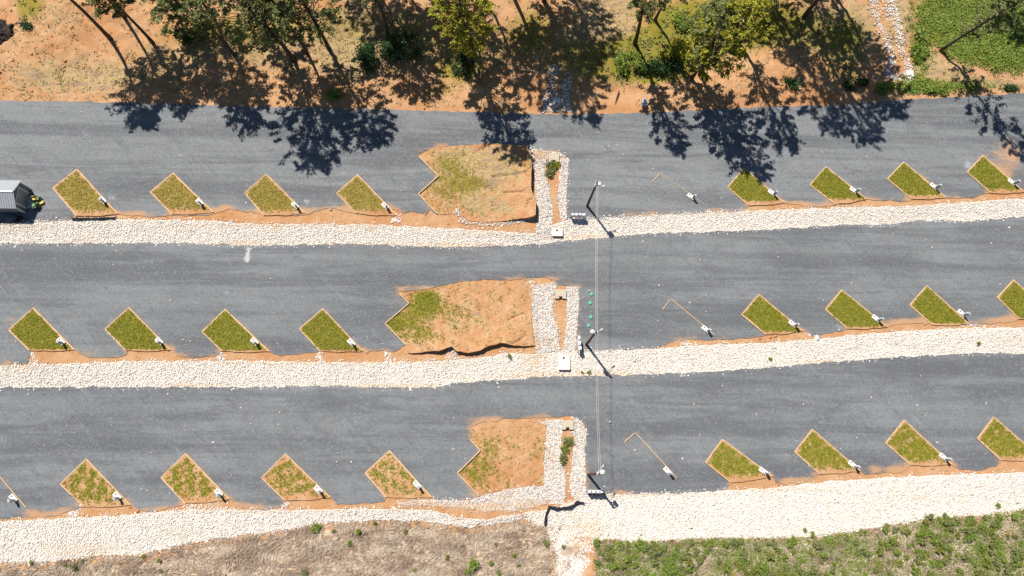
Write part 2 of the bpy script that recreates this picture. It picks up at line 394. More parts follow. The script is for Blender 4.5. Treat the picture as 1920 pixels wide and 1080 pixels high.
s = blobs(gpx, gpy, STRAW) * bank + fieldm * np.where(gpx > 1080, .8, .95)
s = s - fieldm * blobs(gpx, gpy, [(210,1048,70,12,1.0),(300,1036,40,10,.8),(550,1050,40,8,.6),(600,985,25,6,.6),(1120,1060,16,40,2.2),(660,1010,40,10,.2),(1150,1020,30,10,.8),(1250,1013,30,5,.9)])
s = np.where(near, s, .5); g = np.where(near, g, .5)
ix, iy = np.meshgrid(np.arange(nx - 1), np.arange(len(ys) - 1)); q = (iy * nx + ix).ravel()
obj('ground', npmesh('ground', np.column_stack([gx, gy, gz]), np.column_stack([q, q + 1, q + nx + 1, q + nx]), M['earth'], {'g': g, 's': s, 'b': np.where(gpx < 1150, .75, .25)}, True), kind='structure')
def ground_z(x, y):
    ix = np.clip(np.searchsorted(xs, x) - 1, 0, nx - 2); iy = np.clip(np.searchsorted(ys, y) - 1, 0, len(ys) - 2)
    G = gz.reshape(len(ys), nx); tx = (x - xs[ix]) / (xs[ix + 1] - xs[ix]); ty = (y - ys[iy]) / (ys[iy + 1] - ys[iy])
    return (G[iy, ix] * (1 - tx) + G[iy, ix + 1] * tx) * (1 - ty) + (G[iy + 1, ix] * (1 - tx) + G[iy + 1, ix + 1] * tx) * ty
def gW(px, py):
    p = W(px, py); p.z = float(ground_z(np.array([p.x]), np.array([p.y]))[0]); return p

# ------------------------------------------------------------------ gravel lots
LOT1 = L1T[::-1] + [(-300,424),(0,423),(70,416),(137,413),(150,404),(215,403),(232,403),(255,404),(285,407),(322,404),(380,404),(405,399),(418,396),(430,391),(455,396),(480,398),(500,404),(560,404),(578,402),(590,396),
  (610,391),(630,392),(645,396),(668,401),(690,400),(738,392),(748,395),(757,400),(778,397),(800,401),(806,393),(820,402,1),(784.5,364.5,1),(822,331,1),(785.5,294),(786,287),(825,275),(890,271),(930,270),(960,272),(985,277),
  (1015,280),(1048,284),(1060,292),(1067,297),(1065,330),(1063,356),(1061,385),(1062,411),(1100,411),(1147,409),(1247,402),(1330,398),(1395,396),(1405,386),(1470,381),(1485,383),(1520,388),(1560,385),(1570,384),(1625,374),(1650,375),
  (1700,378),(1712,374),(1775,371),(1800,372),(1830,369),(1856,362),(1920,361),(1945,364),(2220,345)]
LOT2 = [(x, y + 1) for x, y in S1B][::-1] + [(-300,686),(0,685),(40,682),(54,680),(58,658),(140,657),(150,664),(172,671),(190,671),(225,669),(237,665),(238,658),(320,657),(330,668),(345,670),(375,670),(408,666),(414,659),(505,660),
  (518,664),(525,668),(540,665),(560,664),(592,660),(602,658),(682,659),(686,664),(692,659),(715,657),(722,656),(738,660),(748,655),(760,646.5,1),(723,607,1),(767,569,1),(748,549.5),(748,547),(799,542),(839,533),(870,527),(920,524),(957,526),
  (987,521),(1027,521),(1038,528),(1044,535),(1062,536),(1086,536),(1086,560),(1084,593),(1081,625),(1079,657),(1100,658),(1145,657),(1205,654),(1235,651),(1262,641),(1290,637),(1340,637),(1400,635),(1437,628),(1510,622),(1525,629),
  (1560,624),(1590,617),(1665,613),(1690,607),(1720,606),(1750,609),(1815,608),(1840,607),(1880,606),(1912,599),(1980,598),(2000,604),(2220,592)]
LOT3 = [(x, y + 1) for x, y in S2B][::-1] + [(-300,978),(0,972),(50,969),(80,970),(110,966),(122,960),(150,952),(158,951),(246,948),(262,957),(285,960),(305,955),(335,948),(350,945),(432,937),(445,948),(470,956),(505,956),(525,952),(534,940),
  (620,934),(632,946),(670,945),(720,941),(724,933),(810,934),(820,938),(880,938),(898,929.5,1),(858,887,1),(900.5,845,1),(881.5,824),(885,811),(879,800),(903,792),(963,785),(1010,784),(1073,780),(1085,786),(1095,793),(1100,815),(1097,850),
  (1098,890),(1098,929),(1172,926),(1285,925),(1362,918),(1372,905),(1449,894),(1456,905),(1470,908),(1520,903),(1534,890),(1614,884),(1622,890),(1640,888),(1690,886),(1708,873),(1786,872),(1800,880),(1840,882),(1868,875),(1878,864),(1955,862),(1975,872),(2220,850)]
CL = [[(230,403,30,7,.7),(265,402,35,8,.75),(420,392,18,8,.9),(445,398,40,6,.8),(600,395,35,10,.9),(640,392,20,8,.6),(560,356,30,14,.25),(268,345,14,3,.2),(700,342,10,6,.5),(1880,290,30,25,.75),(1905,300,20,40,.5),(1116,311,5,4,.6),
       (760,398,20,5,.35),(1490,383,40,6,.7),(1660,372,60,5,.5),(1600,345,8,10,.3),(1735,335,10,14,.5),(1430,345,12,14,.3),(255,350,10,4,.2),(1880,325,15,12,.8),(600,212,500,6,.2),(1300,395,120,4,.35),(520,345,8,14,.3)],
      [(15,595,12,8,.55),(20,604,6,6,.5),(800,540,60,4,.7),(1040,523,20,6,.9),(250,668,80,4,.4),(1700,605,28,9,.95),(1740,600,20,6,.5),(1850,603,40,8,.8),(1460,590,30,20,.12),(160,660,20,8,.5),(1890,600,30,8,.7),(60,685,60,4,.5)],
      [(60,962,30,8,.6),(280,955,30,6,.7),(320,950,25,9,.6),(545,812,4,4,.5),(518,798,6,5,.6),(625,800,14,10,.45),(27,898,8,3,.6),(470,948,30,6,.55),(930,788,60,4,.8),(1640,880,12,10,.9),(1680,880,30,8,.8),(1480,905,15,8,.9),(1500,904,40,5,.5),(120,960,20,6,.6),(1885,730,20,4,.3),(230,940,30,12,.3)]]
WT = [[(340,292,14,2,.9),(340,312,14,2,.9),(267,335,12,6,.5),(205,330,40,10,.3),(210,370,8,8,.8),(575,380,8,6,.9),(770,325,14,10,.6),(560,345,50,4,.35),(850,290,4,4,.5),(1540,285,6,4,.7),(1815,310,10,14,.7),(800,375,15,4,.5),(20,300,20,20,.15),(700,335,3,3,.8)],
      [(464,473,3.6,13,.85),(461,488,6,4,1.0),(472,466,10,5,.45),(464,480,9,12,.3),(425,547,6,4,.9),(455,527,12,3,.5),(135,623,8,2,.6),(665,640,14,12,.6),(1400,660,60,20,.1),(1574,615,14,10,.6),(220,650,10,8,.4),(1460,570,10,10,.3),(490,645,16,16,.35)],
      [(1360,915,16,5,.7),(1180,875,10,3,.3),(100,830,200,60,.12),(1400,820,60,4,.2),(1540,887,14,6,.4)]]
DK = [[(1180,300,40,10,.7),(780,330,40,30,.2),(700,215,60,4,.4),(790,390,30,12,.5),(1300,360,80,30,.15)],
      [(245,487,50,7,.9),(60,475,70,10,.7),(330,490,30,8,.7),(700,500,260,20,.35),(1200,575,60,40,.55),(1530,440,100,16,.5),(1340,510,60,10,.6),(330,560,60,30,.3),(1790,430,80,8,.5),(1500,500,60,8,.5)],
      [(640,740,240,12,.55),(1330,725,100,12,.65),(1250,800,60,30,.5),(1690,700,160,18,.75),(1800,685,60,8,.6),(130,745,90,10,.4),(1290,880,60,30,.25),(1520,725,80,12,.6),(1240,850,30,30,.35)]]
BEDS = [  # row, side, number, left, apex, right end, left end, pad, greenness, dryness
 (0,'left',0,(100,352.5),(145,317.5),(221,401),(144,405),(194,376),.60,.55),(0,'left',1,(282.5,360.5),(325.5,325),(400,398),(323,402),(375,380),.58,.55),(0,'left',2,(459,362),(499.5,327),(572.5,400),(495,404),(554,386),.62,.5),(0,'left',3,(631,362.5),(670.5,328),(744,404),(667.5,400),(722.5,387),.60,.55),
 (0,'right',0,(1364,351),(1395,316),(1470,380),(1402.5,385),(1446,362),.95,.2),(0,'right',1,(1518,347),(1548,313),(1624,373.5),(1565,383),(1599,357.5),.95,.2),(0,'right',2,(1663,336),(1694,304),(1773,370.5),(1707.5,373),(1749,350),.95,.2),(0,'right',3,(1812.5,323),(1842,292),(1919,360.5),(1856,361.5),(1895,342),.95,.2),
 (1,'left',0,(17.5,619),(63,577.5),(140,656),(56,657),(116,640),.85,.35),(1,'left',1,(198,617.5),(242.5,577),(320,656),(236,657),(300,640),.88,.3),(1,'left',2,(379,622),(422.5,580),(505,659),(416,658),(478,641),.9,.3),(1,'left',3,(562,617),(606,579),(680,658),(600,658),(659,643),.95,.2),
 (1,'right',0,(1390,590),(1422.5,552),(1506,621),(1435,627),(1485,607.5),.82,.4),(1,'right',1,(1547,580.5),(1577.5,544),(1663,613),(1589,616.5),(1641,597.5),.85,.35),(1,'right',2,(1705.5,572),(1737,536),(1816,607),(1747.5,609),(1801,587.5),.88,.3),(1,'right',3,(1869,558),(1900,525),(1978,597),(1910,598.5),(1962,578),.8,.4),
 (2,'left',0,(114,908),(162.5,860.5),(245,947),(158,950),(221,930),.52,.2),(2,'left',1,(302.5,895.5),(349,850.5),(431,936),(348,944),(411,924),.50,.15),(2,'left',2,(491,896),(535.5,851),(620,933),(534.5,938),(597.5,918),.46,.12),(2,'left',3,(684.5,887),(730.5,845),(809,932),(724,932),(782.5,909),.40,.1),
 (2,'right',0,(1322.5,867),(1354,824),(1448,893),(1370,904.5),(1430,883),.66,.55),(2,'right',1,(1489.5,847.5),(1522.5,805),(1613,883),(1536,888.5),(1597,871),.66,.5),(2,'right',2,(1660,830.5),(1695,788),(1785,871),(1706,871.5),(1767,857),.64,.5),(2,'right',3,(1832,822.5),(1862.5,782),(1954,861),(1876,863),(1935,848),.64,.5)]
for i, L in enumerate((LOT1, LOT2, LOT3)):
    w = rough_poly(L, .11); V, Fc = sheet(w, .45, 0.0, .3)
    p_, q_ = proj(V[:, 0], V[:, 1], V[:, 2])
    dl = pdist(Wa(L[len((L1T, S1B, S2B)[i]):]), V[:, 0], V[:, 1])
    cfix = .8 * blobs(p_, q_, CL[i]) + .62 * np.exp(-(dl / .8) ** 2) * np.clip(.45 + .9 * wob(V[:, 0], V[:, 1], 7, 8, i * 4), 0, 1) + .10 * np.exp(-(dl / .25) ** 2)
    for B_ in BEDS:
        if B_[0] == i:
            bp = Wa([B_[6], B_[3], B_[4], B_[5]]); k = np.hypot(V[:, 0] - bp[:, 0].mean(), V[:, 1] - bp[:, 1].mean()) < 6
            cfix[k] += .34 * np.exp(-(pdist(bp, V[k, 0], V[k, 1]) / .45) ** 2)
    obj('gravel_road', npmesh('gravel_road', V, Fc, M['gravel'], {'c': cfix, 'w': blobs(p_, q_, WT[i]), 'd': blobs(p_, q_, DK[i])}), kind='structure')

# ------------------------------------------------------------------ stone strips and channels
def rocks(name, polys, spacing, size, mat_, seed, clayblobs=(), zoff=0.0, keep=1.0, zf=None):
    r = np.random.default_rng(seed); P = []
    for w in polys:
        x0, y0 = w.min(0) - .2; x1, y1 = w.max(0) + .2
        x0, x1 = max(x0, -76), min(x1, 76); y0 = max(y0, -30)
        ax, ay = np.meshgrid(np.arange(x0, x1, spacing), np.arange(y0, y1, spacing * .87))
        ax = ax + (np.arange(ax.shape[0]) % 2)[:, None] * spacing / 2
        ax = (ax + r.uniform(-.42, .42, ax.shape) * spacing).ravel(); ay = (ay + r.uniform(-.42, .42, ay.shape) * spacing).ravel()
        k = inside(w, ax, ay) & (r.random(ax.size) < keep); P.append(np.column_stack([ax[k], ay[k]]))
        # a few strays just outside the edge
        e = ~k & (pdist(np.vstack([w, w[:1]]), ax, ay) < .35) & (r.random(ax.size) < .16); P.append(np.column_stack([ax[e], ay[e]]))
    P = np.vstack(P); n = len(P)
    bv = np.array([(i, j, k) for k in (-1, 1) for j in (-1, 1) for i in (-1, 1)], float) * .74
    bf = np.array([(0,2,3),(0,3,1),(4,5,7),(4,7,6),(0,1,5),(0,5,4),(1,3,7),(1,7,5),(3,2,6),(3,6,7),(2,0,4),(2,4,6)])
    sc = size * np.exp(r.normal(0, .27, (n, 1, 1))) * r.uniform(.7, 1.3, (n, 1, 3)) * np.array([1, 1, .42])
    v = bv[None] * sc * r.uniform(.62, 1.3, (n, 8, 3))
    a = r.uniform(0, 6.28, n); tl = r.normal(0, .22, n)
    cx, sx = np.cos(tl)[:, None], np.sin(tl)[:, None]
    y_ = v[..., 1] * cx - v[..., 2] * sx; z_ = v[..., 1] * sx + v[..., 2] * cx
    ca, sa = np.cos(a)[:, None], np.sin(a)[:, None]
    X = v[..., 0] * ca - y_ * sa + P[:, :1]; Y = v[..., 0] * sa + y_ * ca + P[:, 1:]
    zz = zt(P[:, 0], P[:, 1]) + zoff + r.uniform(-.05, .005, n)
    if zf is not None: zz = zf(P[:, 0], P[:, 1]) + r.uniform(-.02, .06, n)
    Z = z_ + zz[:, None]
    px, py = proj(P[:, 0], P[:, 1], zz); cb = blobs(px, py, clayblobs) if len(clayblobs) else np.zeros(n)
    return obj(name, npmesh(name, np.stack([X, Y, Z], -1).reshape(-1, 3), (bf[None] + np.arange(n)[:, None, None] * 8).reshape(-1, 3), mat_,
               {'rnd': np.repeat(r.random(n), 8), 'c': np.repeat(cb, 8)}), kind='stuff')
def rsheet(w, sval=.35, z=-.065):
    V, Fc = sheet(w, .45, z, .2)
    n = len(V); return V, Fc
STRIP1 = S1T + [(x, y + 1) for x, y in S1B[::-1]]
STRIP2 = S2T + [(x, y + 1) for x, y in S2B[::-1]]
STRIP3 = S3T + S3B2[::-1] + [(1115,1030),(1111,1080),(1109,1130),(1052,1130),(1047,1080),(1042,1035),(1025,992)] + S3B[::-1]
CB1 = [(30,425,60,8,.4),(450,457,40,5,.8),(700,460,150,4,.7),(860,462,60,5,.8),(160,450,30,5,.4),(1090,446,60,6,.7),(1040,430,50,10,.3),(520,428,8,8,.8),(700,432,8,6,.7),(1300,400,100,4,.3),(1590,412,20,8,.3),(600,423,300,4,.5),(900,440,60,8,.4)]
CB2 = [(370,723,60,4,.9),(700,724,40,4,.8),(780,724,50,4,.8),(960,706,60,5,.5),(1040,703,60,5,.8),(1150,703,60,5,.8),(1000,670,30,10,.6),(1530,678,40,4,.7),(40,690,50,8,.5),(1000,690,15,25,.4),(1900,640,30,10,.3),(600,682,400,4,.4)]
CB3 = [(150,1030,80,14,.5),(330,1000,50,20,.25),(1080,985,60,25,.35),(1110,1000,25,20,.5),(1000,950,40,14,.4),(900,965,60,8,.7),(1190,928,120,5,.5),(1450,918,100,4,.6),(1700,930,60,15,.25),(1840,910,10,6,.6),(450,960,300,3,.4)]
RIP = []
for nm, poly, cb, sd, spc, sz in (('riprap', STRIP1, CB1, 1, .13, .064), ('riprap', STRIP2, CB2, 2, .134, .066), ('riprap', STRIP3, CB3, 3, .142, .072)):
    w = rough_poly(poly, .10); V, Fc = rsheet(w)
    obj('stone_bed', npmesh('stone_bed', V, Fc, M['dust']), kind='structure')
    rocks(nm, [w], spc, sz, M['stone'], sd, cb)
CH = {  # rock linings of the drainage channels
 1: [[(986,277),(1011,280),(1024,334),(1034,378),(1037,427),(1038,440),(1005,440),(1007,390),(1004,338),(993,308)],
     [(1048.5,297),(1067,297),(1063,356),(1062,412),(1052,412),(1045,380),(1047,352),(1049,325)], [(1008,281),(1050,285),(1060,292),(1048,294),(1028,288),(1026,320),(1018,305)]],
 2: [[(998,536),(1040,528),(1044,536),(1042,543),(1036,562),(1037.6,593),(1046,621),(1048,657),(1005,664),(1003,640),(997,600)],
     [(1061,537),(1085,537),(1084,593),(1081,625),(1079,658),(1058,658),(1060,620),(1064,602),(1062.6,562)], [(985,527),(1000,525),(1003,538),(995,538)]],
 3: [[(1027,798),(1010,791),(1055,786),(1056,800),(1054,812),(1052,830),(1057,850),(1060,880),(1060,930),(1058,945),(1030,945),(1020,930),(1021,860)],
     [(1075,784),(1092,790),(1100,815),(1097,850),(1098,930),(1085,938),(1072,930),(1068,900),(1074,860),(1078,820),(1073,800)],
     [(742,945),(770,940),(815,936),(880,938),(905,930),(960,915),(1019,911),(1024,945),(990,953),(940,957),(905,958),(870,952),(830,950),(790,948)]],
}
CCB = [(1010,290,25,8,.8),(1000,320,8,15,.5),(1020,530,20,5,.9),(1000,640,12,30,.6),(1030,640,20,10,.4),(1000,560,6,40,.3),(1035,860,10,20,.4),(905,950,60,8,.7),(800,945,40,5,.8),(1000,945,30,8,.6),(950,930,20,10,.4),(1000,795,20,4,.5)]
for i, ls in CH.items():
    ws = [rough_poly(p, .08) for p in ls]
    for w in ws:
        V, Fc = sheet(w, .5, -.06, .15)
        obj('stone_bed', npmesh('stone_bed', V, Fc, M['grit']), kind='structure')
    rocks('riprap', ws, .135, .072, M['bed_stone'], 20 + i, CCB, keep=.92)
# spurs of stone beside the beds, and a curved stone edging under the first island
SPURS = [[(54,657),(63,657),(68,686),(55,686)],[(409,657),(419,660),(422,680),(408,680)],[(593,656),(606,662),(608,682),(592,682)],[(722,652),(732,656),(737,684),(720,684)],[(838,660),(850,652),(856,662),(858,680),(835,680)],
 [(125,965),(148,945),(155,950),(140,972),(124,973)],[(528,938),(541,938),(540,958),(526,958)],[(735,402),(752,402),(750,416),(735,412)],[(1267,637),(1292,635),(1298,648),(1290,650),(1268,640)],[(1505,620),(1530,628),(1534,634),(1520,630)],[(1810,604),(1838,608),(1840,612),(1815,611)],[(0,945),(4,945),(2,960),(0,960)],[(342,942),(395,944),(440,952),(440,958),(345,957)]]
rocks('riprap', [rough_poly(p, .05) for p in SPURS], .19, .10, M['bed_stone'], 31, [(390,950,60,8,.5),(1280,640,20,4,.6)], -.06)
EDG = [[(853,393),(858,393),(864,408),(878,416),(905,418),(955,415),(985,411),(1003,410),(1003,414),(985,416),(955,421),(905,424),(875,421),(860,412)]]

# ------------------------------------------------------------------ plants and trees
def leaf_quads(C, size, r, up=.5, aspect=1.6, flow=None):
    """quads centred at C (n,3)"""
    n = len(C); nrm = r.normal(0, 1, (n, 3)); nrm[:, 2] = np.abs(nrm[:, 2]) + up; nrm /= np.linalg.norm(nrm, axis=1)[:, None]
    ref = r.normal(0, 1, (n, 3))
    if flow is not None:
        a = flow + r.normal(0, .45, n) + np.pi / 2; ref = np.stack([np.cos(a), np.sin(a), r.normal(0, .15, n)], 1)
    t = np.cross(nrm, ref); t /= np.linalg.norm(t, axis=1)[:, None] + 1e-9; b = np.cross(nrm, t)
    sz = (size * r.uniform(.6, 1.4, n))[:, None]
    a = t * sz * aspect * .5; c = b * sz * .5
    V = np.stack([C - a, C - c * .9 + a * .1, C + a, C + c * .9 + a * .1], 1).reshape(-1, 3)
    return V, np.arange(4 * n).reshape(-1, 4)
def leaf_mesh(name, C, size, mat_, r, up=.5, rnd=None, aspect=1.6, flow=None):
    V, Fq = leaf_quads(C, size, r, up, aspect, flow)
    v = r.random(len(C)) if rnd is None else rnd
    return npmesh(name, V, Fq, mat_, {'rnd': np.repeat(v, 4)})
def tube_np(): return MB()
TREES = []
def tree(base, shadow, h, cb, rad, kind, label, dens=1.0, group='trees along the clay bank', trunk_r=None, seed=None, leaf=.19):
    """base: ground pixel of the trunk; shadow: ground pixel where the top's shadow falls (sets the lean)"""
    r = np.random.default_rng(seed if seed is not None else int(base[0] * 7 + base[1] * 13) % 99991)
    b = gW(*base); s_ = W(*shadow)
    top = np.array([s_.x - SH[0] * h, s_.y - SH[1] * h]); off = top - np.array([b.x, b.y])
    lean = np.hypot(*off); mx = .2 * h
    if lean > mx: off = off * mx / lean
    root = empty('pine_tree' if kind == 'pine' else 'broadleaf_tree', b, label, 'tree', group)
    TREES.append((base, float(lean / h)))
    wa = r.uniform(0, 6.28); wamp = r.uniform(.15, .4)
    def axis(t):
        w = wamp * math.sin(t * 5 + wa) * min(1, t * 4)
        return np.array([off[0] * t ** 1.15 + w * math.cos(wa), off[1] * t ** 1.15 + w * math.sin(wa), h * t])
    tr = trunk_r or (.095 + .0075 * h); mb = MB()
    ts = np.linspace(0, .97, 11); mb.tube([(*axis(t)[:2], axis(t)[2] - (.3 if t == 0 else 0)) for t in ts], [tr * (1.35 if t == 0 else 1) * (1 - t * .82) for t in ts], 9)
    ncl = int((80 if kind == 'pine' else 105) * dens * (rad / 4.0) ** 1.4); cen = []; 
    for i in range(ncl):
        t = cb + (1 - cb) * (i + r.random()) / ncl; u = (t - cb) / (1 - cb)
        prof = (math.sin(math.pi * min(1, .12 + u * .86)) ** .7) if kind != 'pine' else (1 - u) ** .55 * (.5 + .5 * min(1, u * 5))
        rr = rad * prof * math.sqrt(r.uniform(.12, 1.0)); an = i * 2.399 + r.uniform(-.7, .7)
        a0 = axis(max(.08, t - .06 - .07 * rr / rad)); c = axis(t) + np.array([rr * math.cos(an), rr * math.sin(an), r.uniform(-.5, .5) + .1 * rr])
        cen.append(c)
        if rr > .6:
            mid = (a0 * .5 + c * .5) + np.array([r.normal(0, .15), r.normal(0, .15), -.12 * rr + r.normal(0, .15)])
            l0 = tr * .36 * (1.15 - t)
            mb.tube([a0, mid, c], [max(.035, l0), max(.026, l0 * .65), .016], 5, False)
    cen = np.array(cen); C = []; RN = []
    for c in cen:
        n = int(r.uniform(38, 95)); q = r.uniform(.32, .68) * (1 if rad > 2.5 else .7)
        d = r.normal(0, 1, (n, 3)); d /= np.linalg.norm(d, axis=1)[:, None]; d *= (r.random((n, 1)) ** .5) * q * .72; d[:, 2] *= .6; sp = c - np.array([*axis(min(1, c[2] / h))[:2], c[2] - .3]); sp = sp / (np.linalg.norm(sp) + .3) + r.normal(0, .35, 3) * (1, 1, .3); d += sp * r.uniform(-1.25, 1.0, (n, 1)) * q * 1.15
        C.append(c + d); RN.append(np.clip(r.normal(.45 + r.normal(0, .12), .22, n), 0, 1))
        # bare twigs inside the clump
        for _ in range(2):
            e = c + d[r.integers(n)]; mb.tube([c, e], [.018, .008], 4, False)
    obj('trunk', mb.mesh('trunk', M['bark'], smooth=True), root)
    obj('crown', leaf_mesh('crown', np.vstack(C), leaf, M[kind], r, .8, np.concatenate(RN)), root)
    return root
T = tree
T((205,70),(283,236),22,.60,4.4,'pine','slender tree leaning out at the left end of the grove, shadow crossing onto gravel')
T((232,30),(318,190),20,.52,4.2,'leaf','bare stemmed tree just behind the leftmost slender tree of the grove',.9)
T((285,78),(352,205),17,.50,3.2,'leaf','thin dark trunk second from the left end of the clay bank')
T((330,25),(400,175),17,.42,4.2,'leaf','leafy tree above the dark evergreen bush with red tinge',.9)
T((443,108),(462,228),16,.45,3.8,'leaf','grey green tree left of the two leaning trunks over the clay bank',1.1)
T((400,30),(445,190),18,.28,4.8,'leaf','broad grey green tree at the top edge, left of two leaning trunks',.95)
T((552,112),(600,305),24,.28,5.6,'leaf','tall leaning tree whose big round shadow lies on the gravel',1.15)
T((617,92),(706,262),22,.26,5.0,'leaf','tall leaning tree right beside the one with the big round shadow',1.1)
T((575,98),(640,235),17,.62,2.6,'leaf','thin paired stem between the two tall leaning trees',.8)
T((500,25),(560,150),15,.35,3.6,'leaf','small leafy tree at the top edge behind the tall leaning trunks',.8)
T((728,68),(800,170),17,.55,4.0,'leaf','dark trunk rising behind the broad evergreen shrub',1.0)
T((690,-40),(770,75),20,.55,4.2,'leaf','tree beyond the top edge shading the ground above the evergreen shrub',1.0)
T((752,-30),(836,105),21,.50,4.4,'leaf','tree beyond the top edge shading bare ground left of the yellow green tree',1.0)
T((880,120),(985,302),23,.22,3.7,'yellow','bright yellow green tree with a pale trunk above the middle of the road',1.9)
T((855,-20),(905,150),20,.5,3.8,'leaf','tree just beyond the top edge behind the yellow green tree',.9)
T((935,-60),(1035,215),30,.50,5.0,'leaf','big tree beyond the top edge casting the thick trunk shadow beside the ditch',1.0,trunk_r=.36)
T((985,-55),(1095,170),28,.40,5.4,'leaf','wide tree beyond the top edge with shadow right of the stone ditch',1.0)
T((1020,5),(1085,262),25,.5,4.2,'leaf','shadowed tree at the top edge directly above the stone ditch',.9)
T((905,-10),(975,170),20,.5,4.0,'leaf','tree at the top edge just right of the yellow green crown',.8)
T((1040,-70),(1125,110),25,.45,4.6,'leaf','tree beyond the top edge shading the left side of the straw clearing',.95)
T((1190,83),(1255,305),23,.42,3.4,'leaf','forked pale trunk at the left edge of the green weeds',1.0)
T((1228,38),(1300,190),16,.45,3.0,'leaf','slim tree among green weeds right of the forked trunk',.8)
T((1297,148),(1432,330),21,.20,4.2,'yellow','yellow green tree leaning right over the weeds with twin pale stems',1.1,trunk_r=.2)
T((1312,140),(1360,300),18,.28,3.6,'leaf','green tree sharing its foot with the leaning yellow green tree',1.0)
T((1372,65),(1478,300),24,.42,3.8,'leaf','dark trunk right of the leaning yellow green tree',1.0)
T((1440,-5),(1560,275),29,.45,4.2,'leaf','tall tree at the top edge left of the bent trunk near the stone gully',1.0)
T((1507,33),(1625,290),27,.42,4.2,'leaf','bent dark trunk midway between leaning tree and stone gully',1.0)
T((1480,-70),(1570,100),24,.45,4.6,'pine','tree beyond the top edge shading the middle of the right bank',.95)
T((1535,-40),(1625,235),28,.45,4.4,'leaf','tree beyond the top edge shading ground left of the stone gully',1.0)
T((1562,-12),(1655,275),27,.5,3.9,'leaf','tree at the top edge beside the gully, its shadow reaching the gravel',1.0)
T((1400,-60),(1490,110),22,.45,4.4,'leaf','tree beyond the top edge above the leaning yellow green tree',.95)
T((640,-60),(722,62),22,.45,4.2,'leaf','unseen shade tree beyond the top edge above the straw patch left of the evergreen shrub',.9)  # out of view, added to thicken the shade on the bank
T((800,-60),(880,75),24,.45,4.6,'leaf','unseen tree beyond the top edge shading bare ground behind the evergreen shrub',.95)  # unseen, put in to darken the ground below with its shadow
T((1330,-65),(1425,70),24,.45,4.2,'leaf','unseen shade tree beyond the top edge behind the leaning yellow green tree',.9)  # outside the frame, added for denser shade in the grove
T((1762,96),(1925,292),23,.25,3.1,'leaf','lone leaning tree with bare foot at the edge of the bright green patch',.9,trunk_r=.2)
T((1850,-30),(1905,90),15,.35,3.4,'yellow','yellowish tree in the top right corner over the green patch',.9)

# bushes with their own stems
def bush(name, p, rx, ry, h, kind, label, cat, group=None, n=700, leaf=.2, seed=0, sink=.1):
    r = np.random.default_rng(seed + int(p[0] * 3 + p[1])); b = gW(*p); root = empty(name, b, label, cat, group)
    mb = MB(); C = []; RN = []; k = max(6, int(rx * ry * 2.2))
    for i in range(k):
        an = r.uniform(0, 6.28); q = math.sqrt(r.random()); e = np.array([rx * q * math.cos(an), ry * q * math.sin(an), h * (1 - .55 * q * q) * r.uniform(.55, 1)])
        mb.tube([(e[0] * .1, e[1] * .1, -.1), (e[0] * .6, e[1] * .6, e[2] * .5), e], [.035, .025, .01], 5, False)
        m_ = n // k; d = r.normal(0, 1, (m_, 3)) * np.array([.3 * rx ** .5, .3 * ry ** .5, .22 * h ** .5]); C.append(e + d); RN.append(np.clip(r.normal(r.uniform(.3, .6), .2, m_), 0, 1))
    C = np.vstack(C); C[:, 2] = np.maximum(C[:, 2], .03)
    obj('stem', mb.mesh('stem', M['bark']), root); obj('foliage', leaf_mesh('foliage', C, leaf, M[kind], r, .5, np.concatenate(RN)), root); return root
bush('evergreen_shrub', (708,112), 2.6, 1.9, 2.4, 'evergreen', 'broad dark evergreen shrub on the clay bank below dark trunks', 'shrub', n=2400, leaf=.22)
bush('evergreen_shrub', (757,98), 2.3, 1.9, 2.6, 'evergreen', 'taller right half of the dark evergreen thicket on the bank', 'shrub', n=2000, leaf=.22)
bush('evergreen_shrub', (866,122), 1.3, 1.3, 1.6, 'evergreen', 'small dark evergreen at the foot of the yellow green tree', 'shrub', n=800)
bush('evergreen_shrub', (368,72), 2.4, 1.5, 2.2, 'evergreen', 'dark evergreen shrub under the leafy trees at upper left', 'shrub', n=1800)
bush('weedy_bush', (1178,122), 1.8, 1.5, 1.3, 'fresh', 'light green bush at the left end of the weed patch', 'bush', n=1300)
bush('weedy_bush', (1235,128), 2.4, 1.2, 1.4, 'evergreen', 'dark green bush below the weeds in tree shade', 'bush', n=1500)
bush('weedy_bush', (1262,92), 2.4, 2.0, 1.2, 'yellow', 'olive yellow bush between forked trunk and leaning tree', 'bush', n=1500)
bush('weedy_bush', (1300,45), 2.4, 2.0, 1.3, 'fresh', 'fresh green bush at the top of the weed patch', 'bush', n=1400)
bush('weedy_bush', (1370,30), 2.2, 1.8, 1.6, 'yellow', 'yellow green bush left of the dark trunk at the top edge', 'bush', n=1300)
bush('weedy_bush', (1720,80), 1.2, 2.2, .9, 'fresh', 'green weedy bush right beside the stone gully', 'bush', n=420)
bush('weedy_bush', (1722,108), 1.1, 1.6, .8, 'fresh', 'lower green weedy bush near the foot of the stone gully', 'bush', n=700)
bush('weedy_bush', (632,182), 1.0, .7, .7, 'fresh', 'small green bush at the road edge beside the big round shadow', 'bush', n=400)
bush('weedy_bush', (55,52), 1.0, .6, .5, 'evergreen', 'low dark weed beside the burnt heap at upper left', 'bush', n=300)
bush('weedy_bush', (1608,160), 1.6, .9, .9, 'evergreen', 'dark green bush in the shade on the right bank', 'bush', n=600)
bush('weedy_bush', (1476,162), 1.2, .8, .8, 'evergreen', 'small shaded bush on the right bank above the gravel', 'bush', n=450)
bush('weedy_bush', (1660,165), 1.6, .8, .8, 'fresh', 'green bush just below the foot of the stone gully', 'bush', n=600)
bush('weedy_bush', (1752,172), 1.5, .5, .5, 'fresh', 'low green weeds along the road below the lone leaning tree', 'bush', n=450)
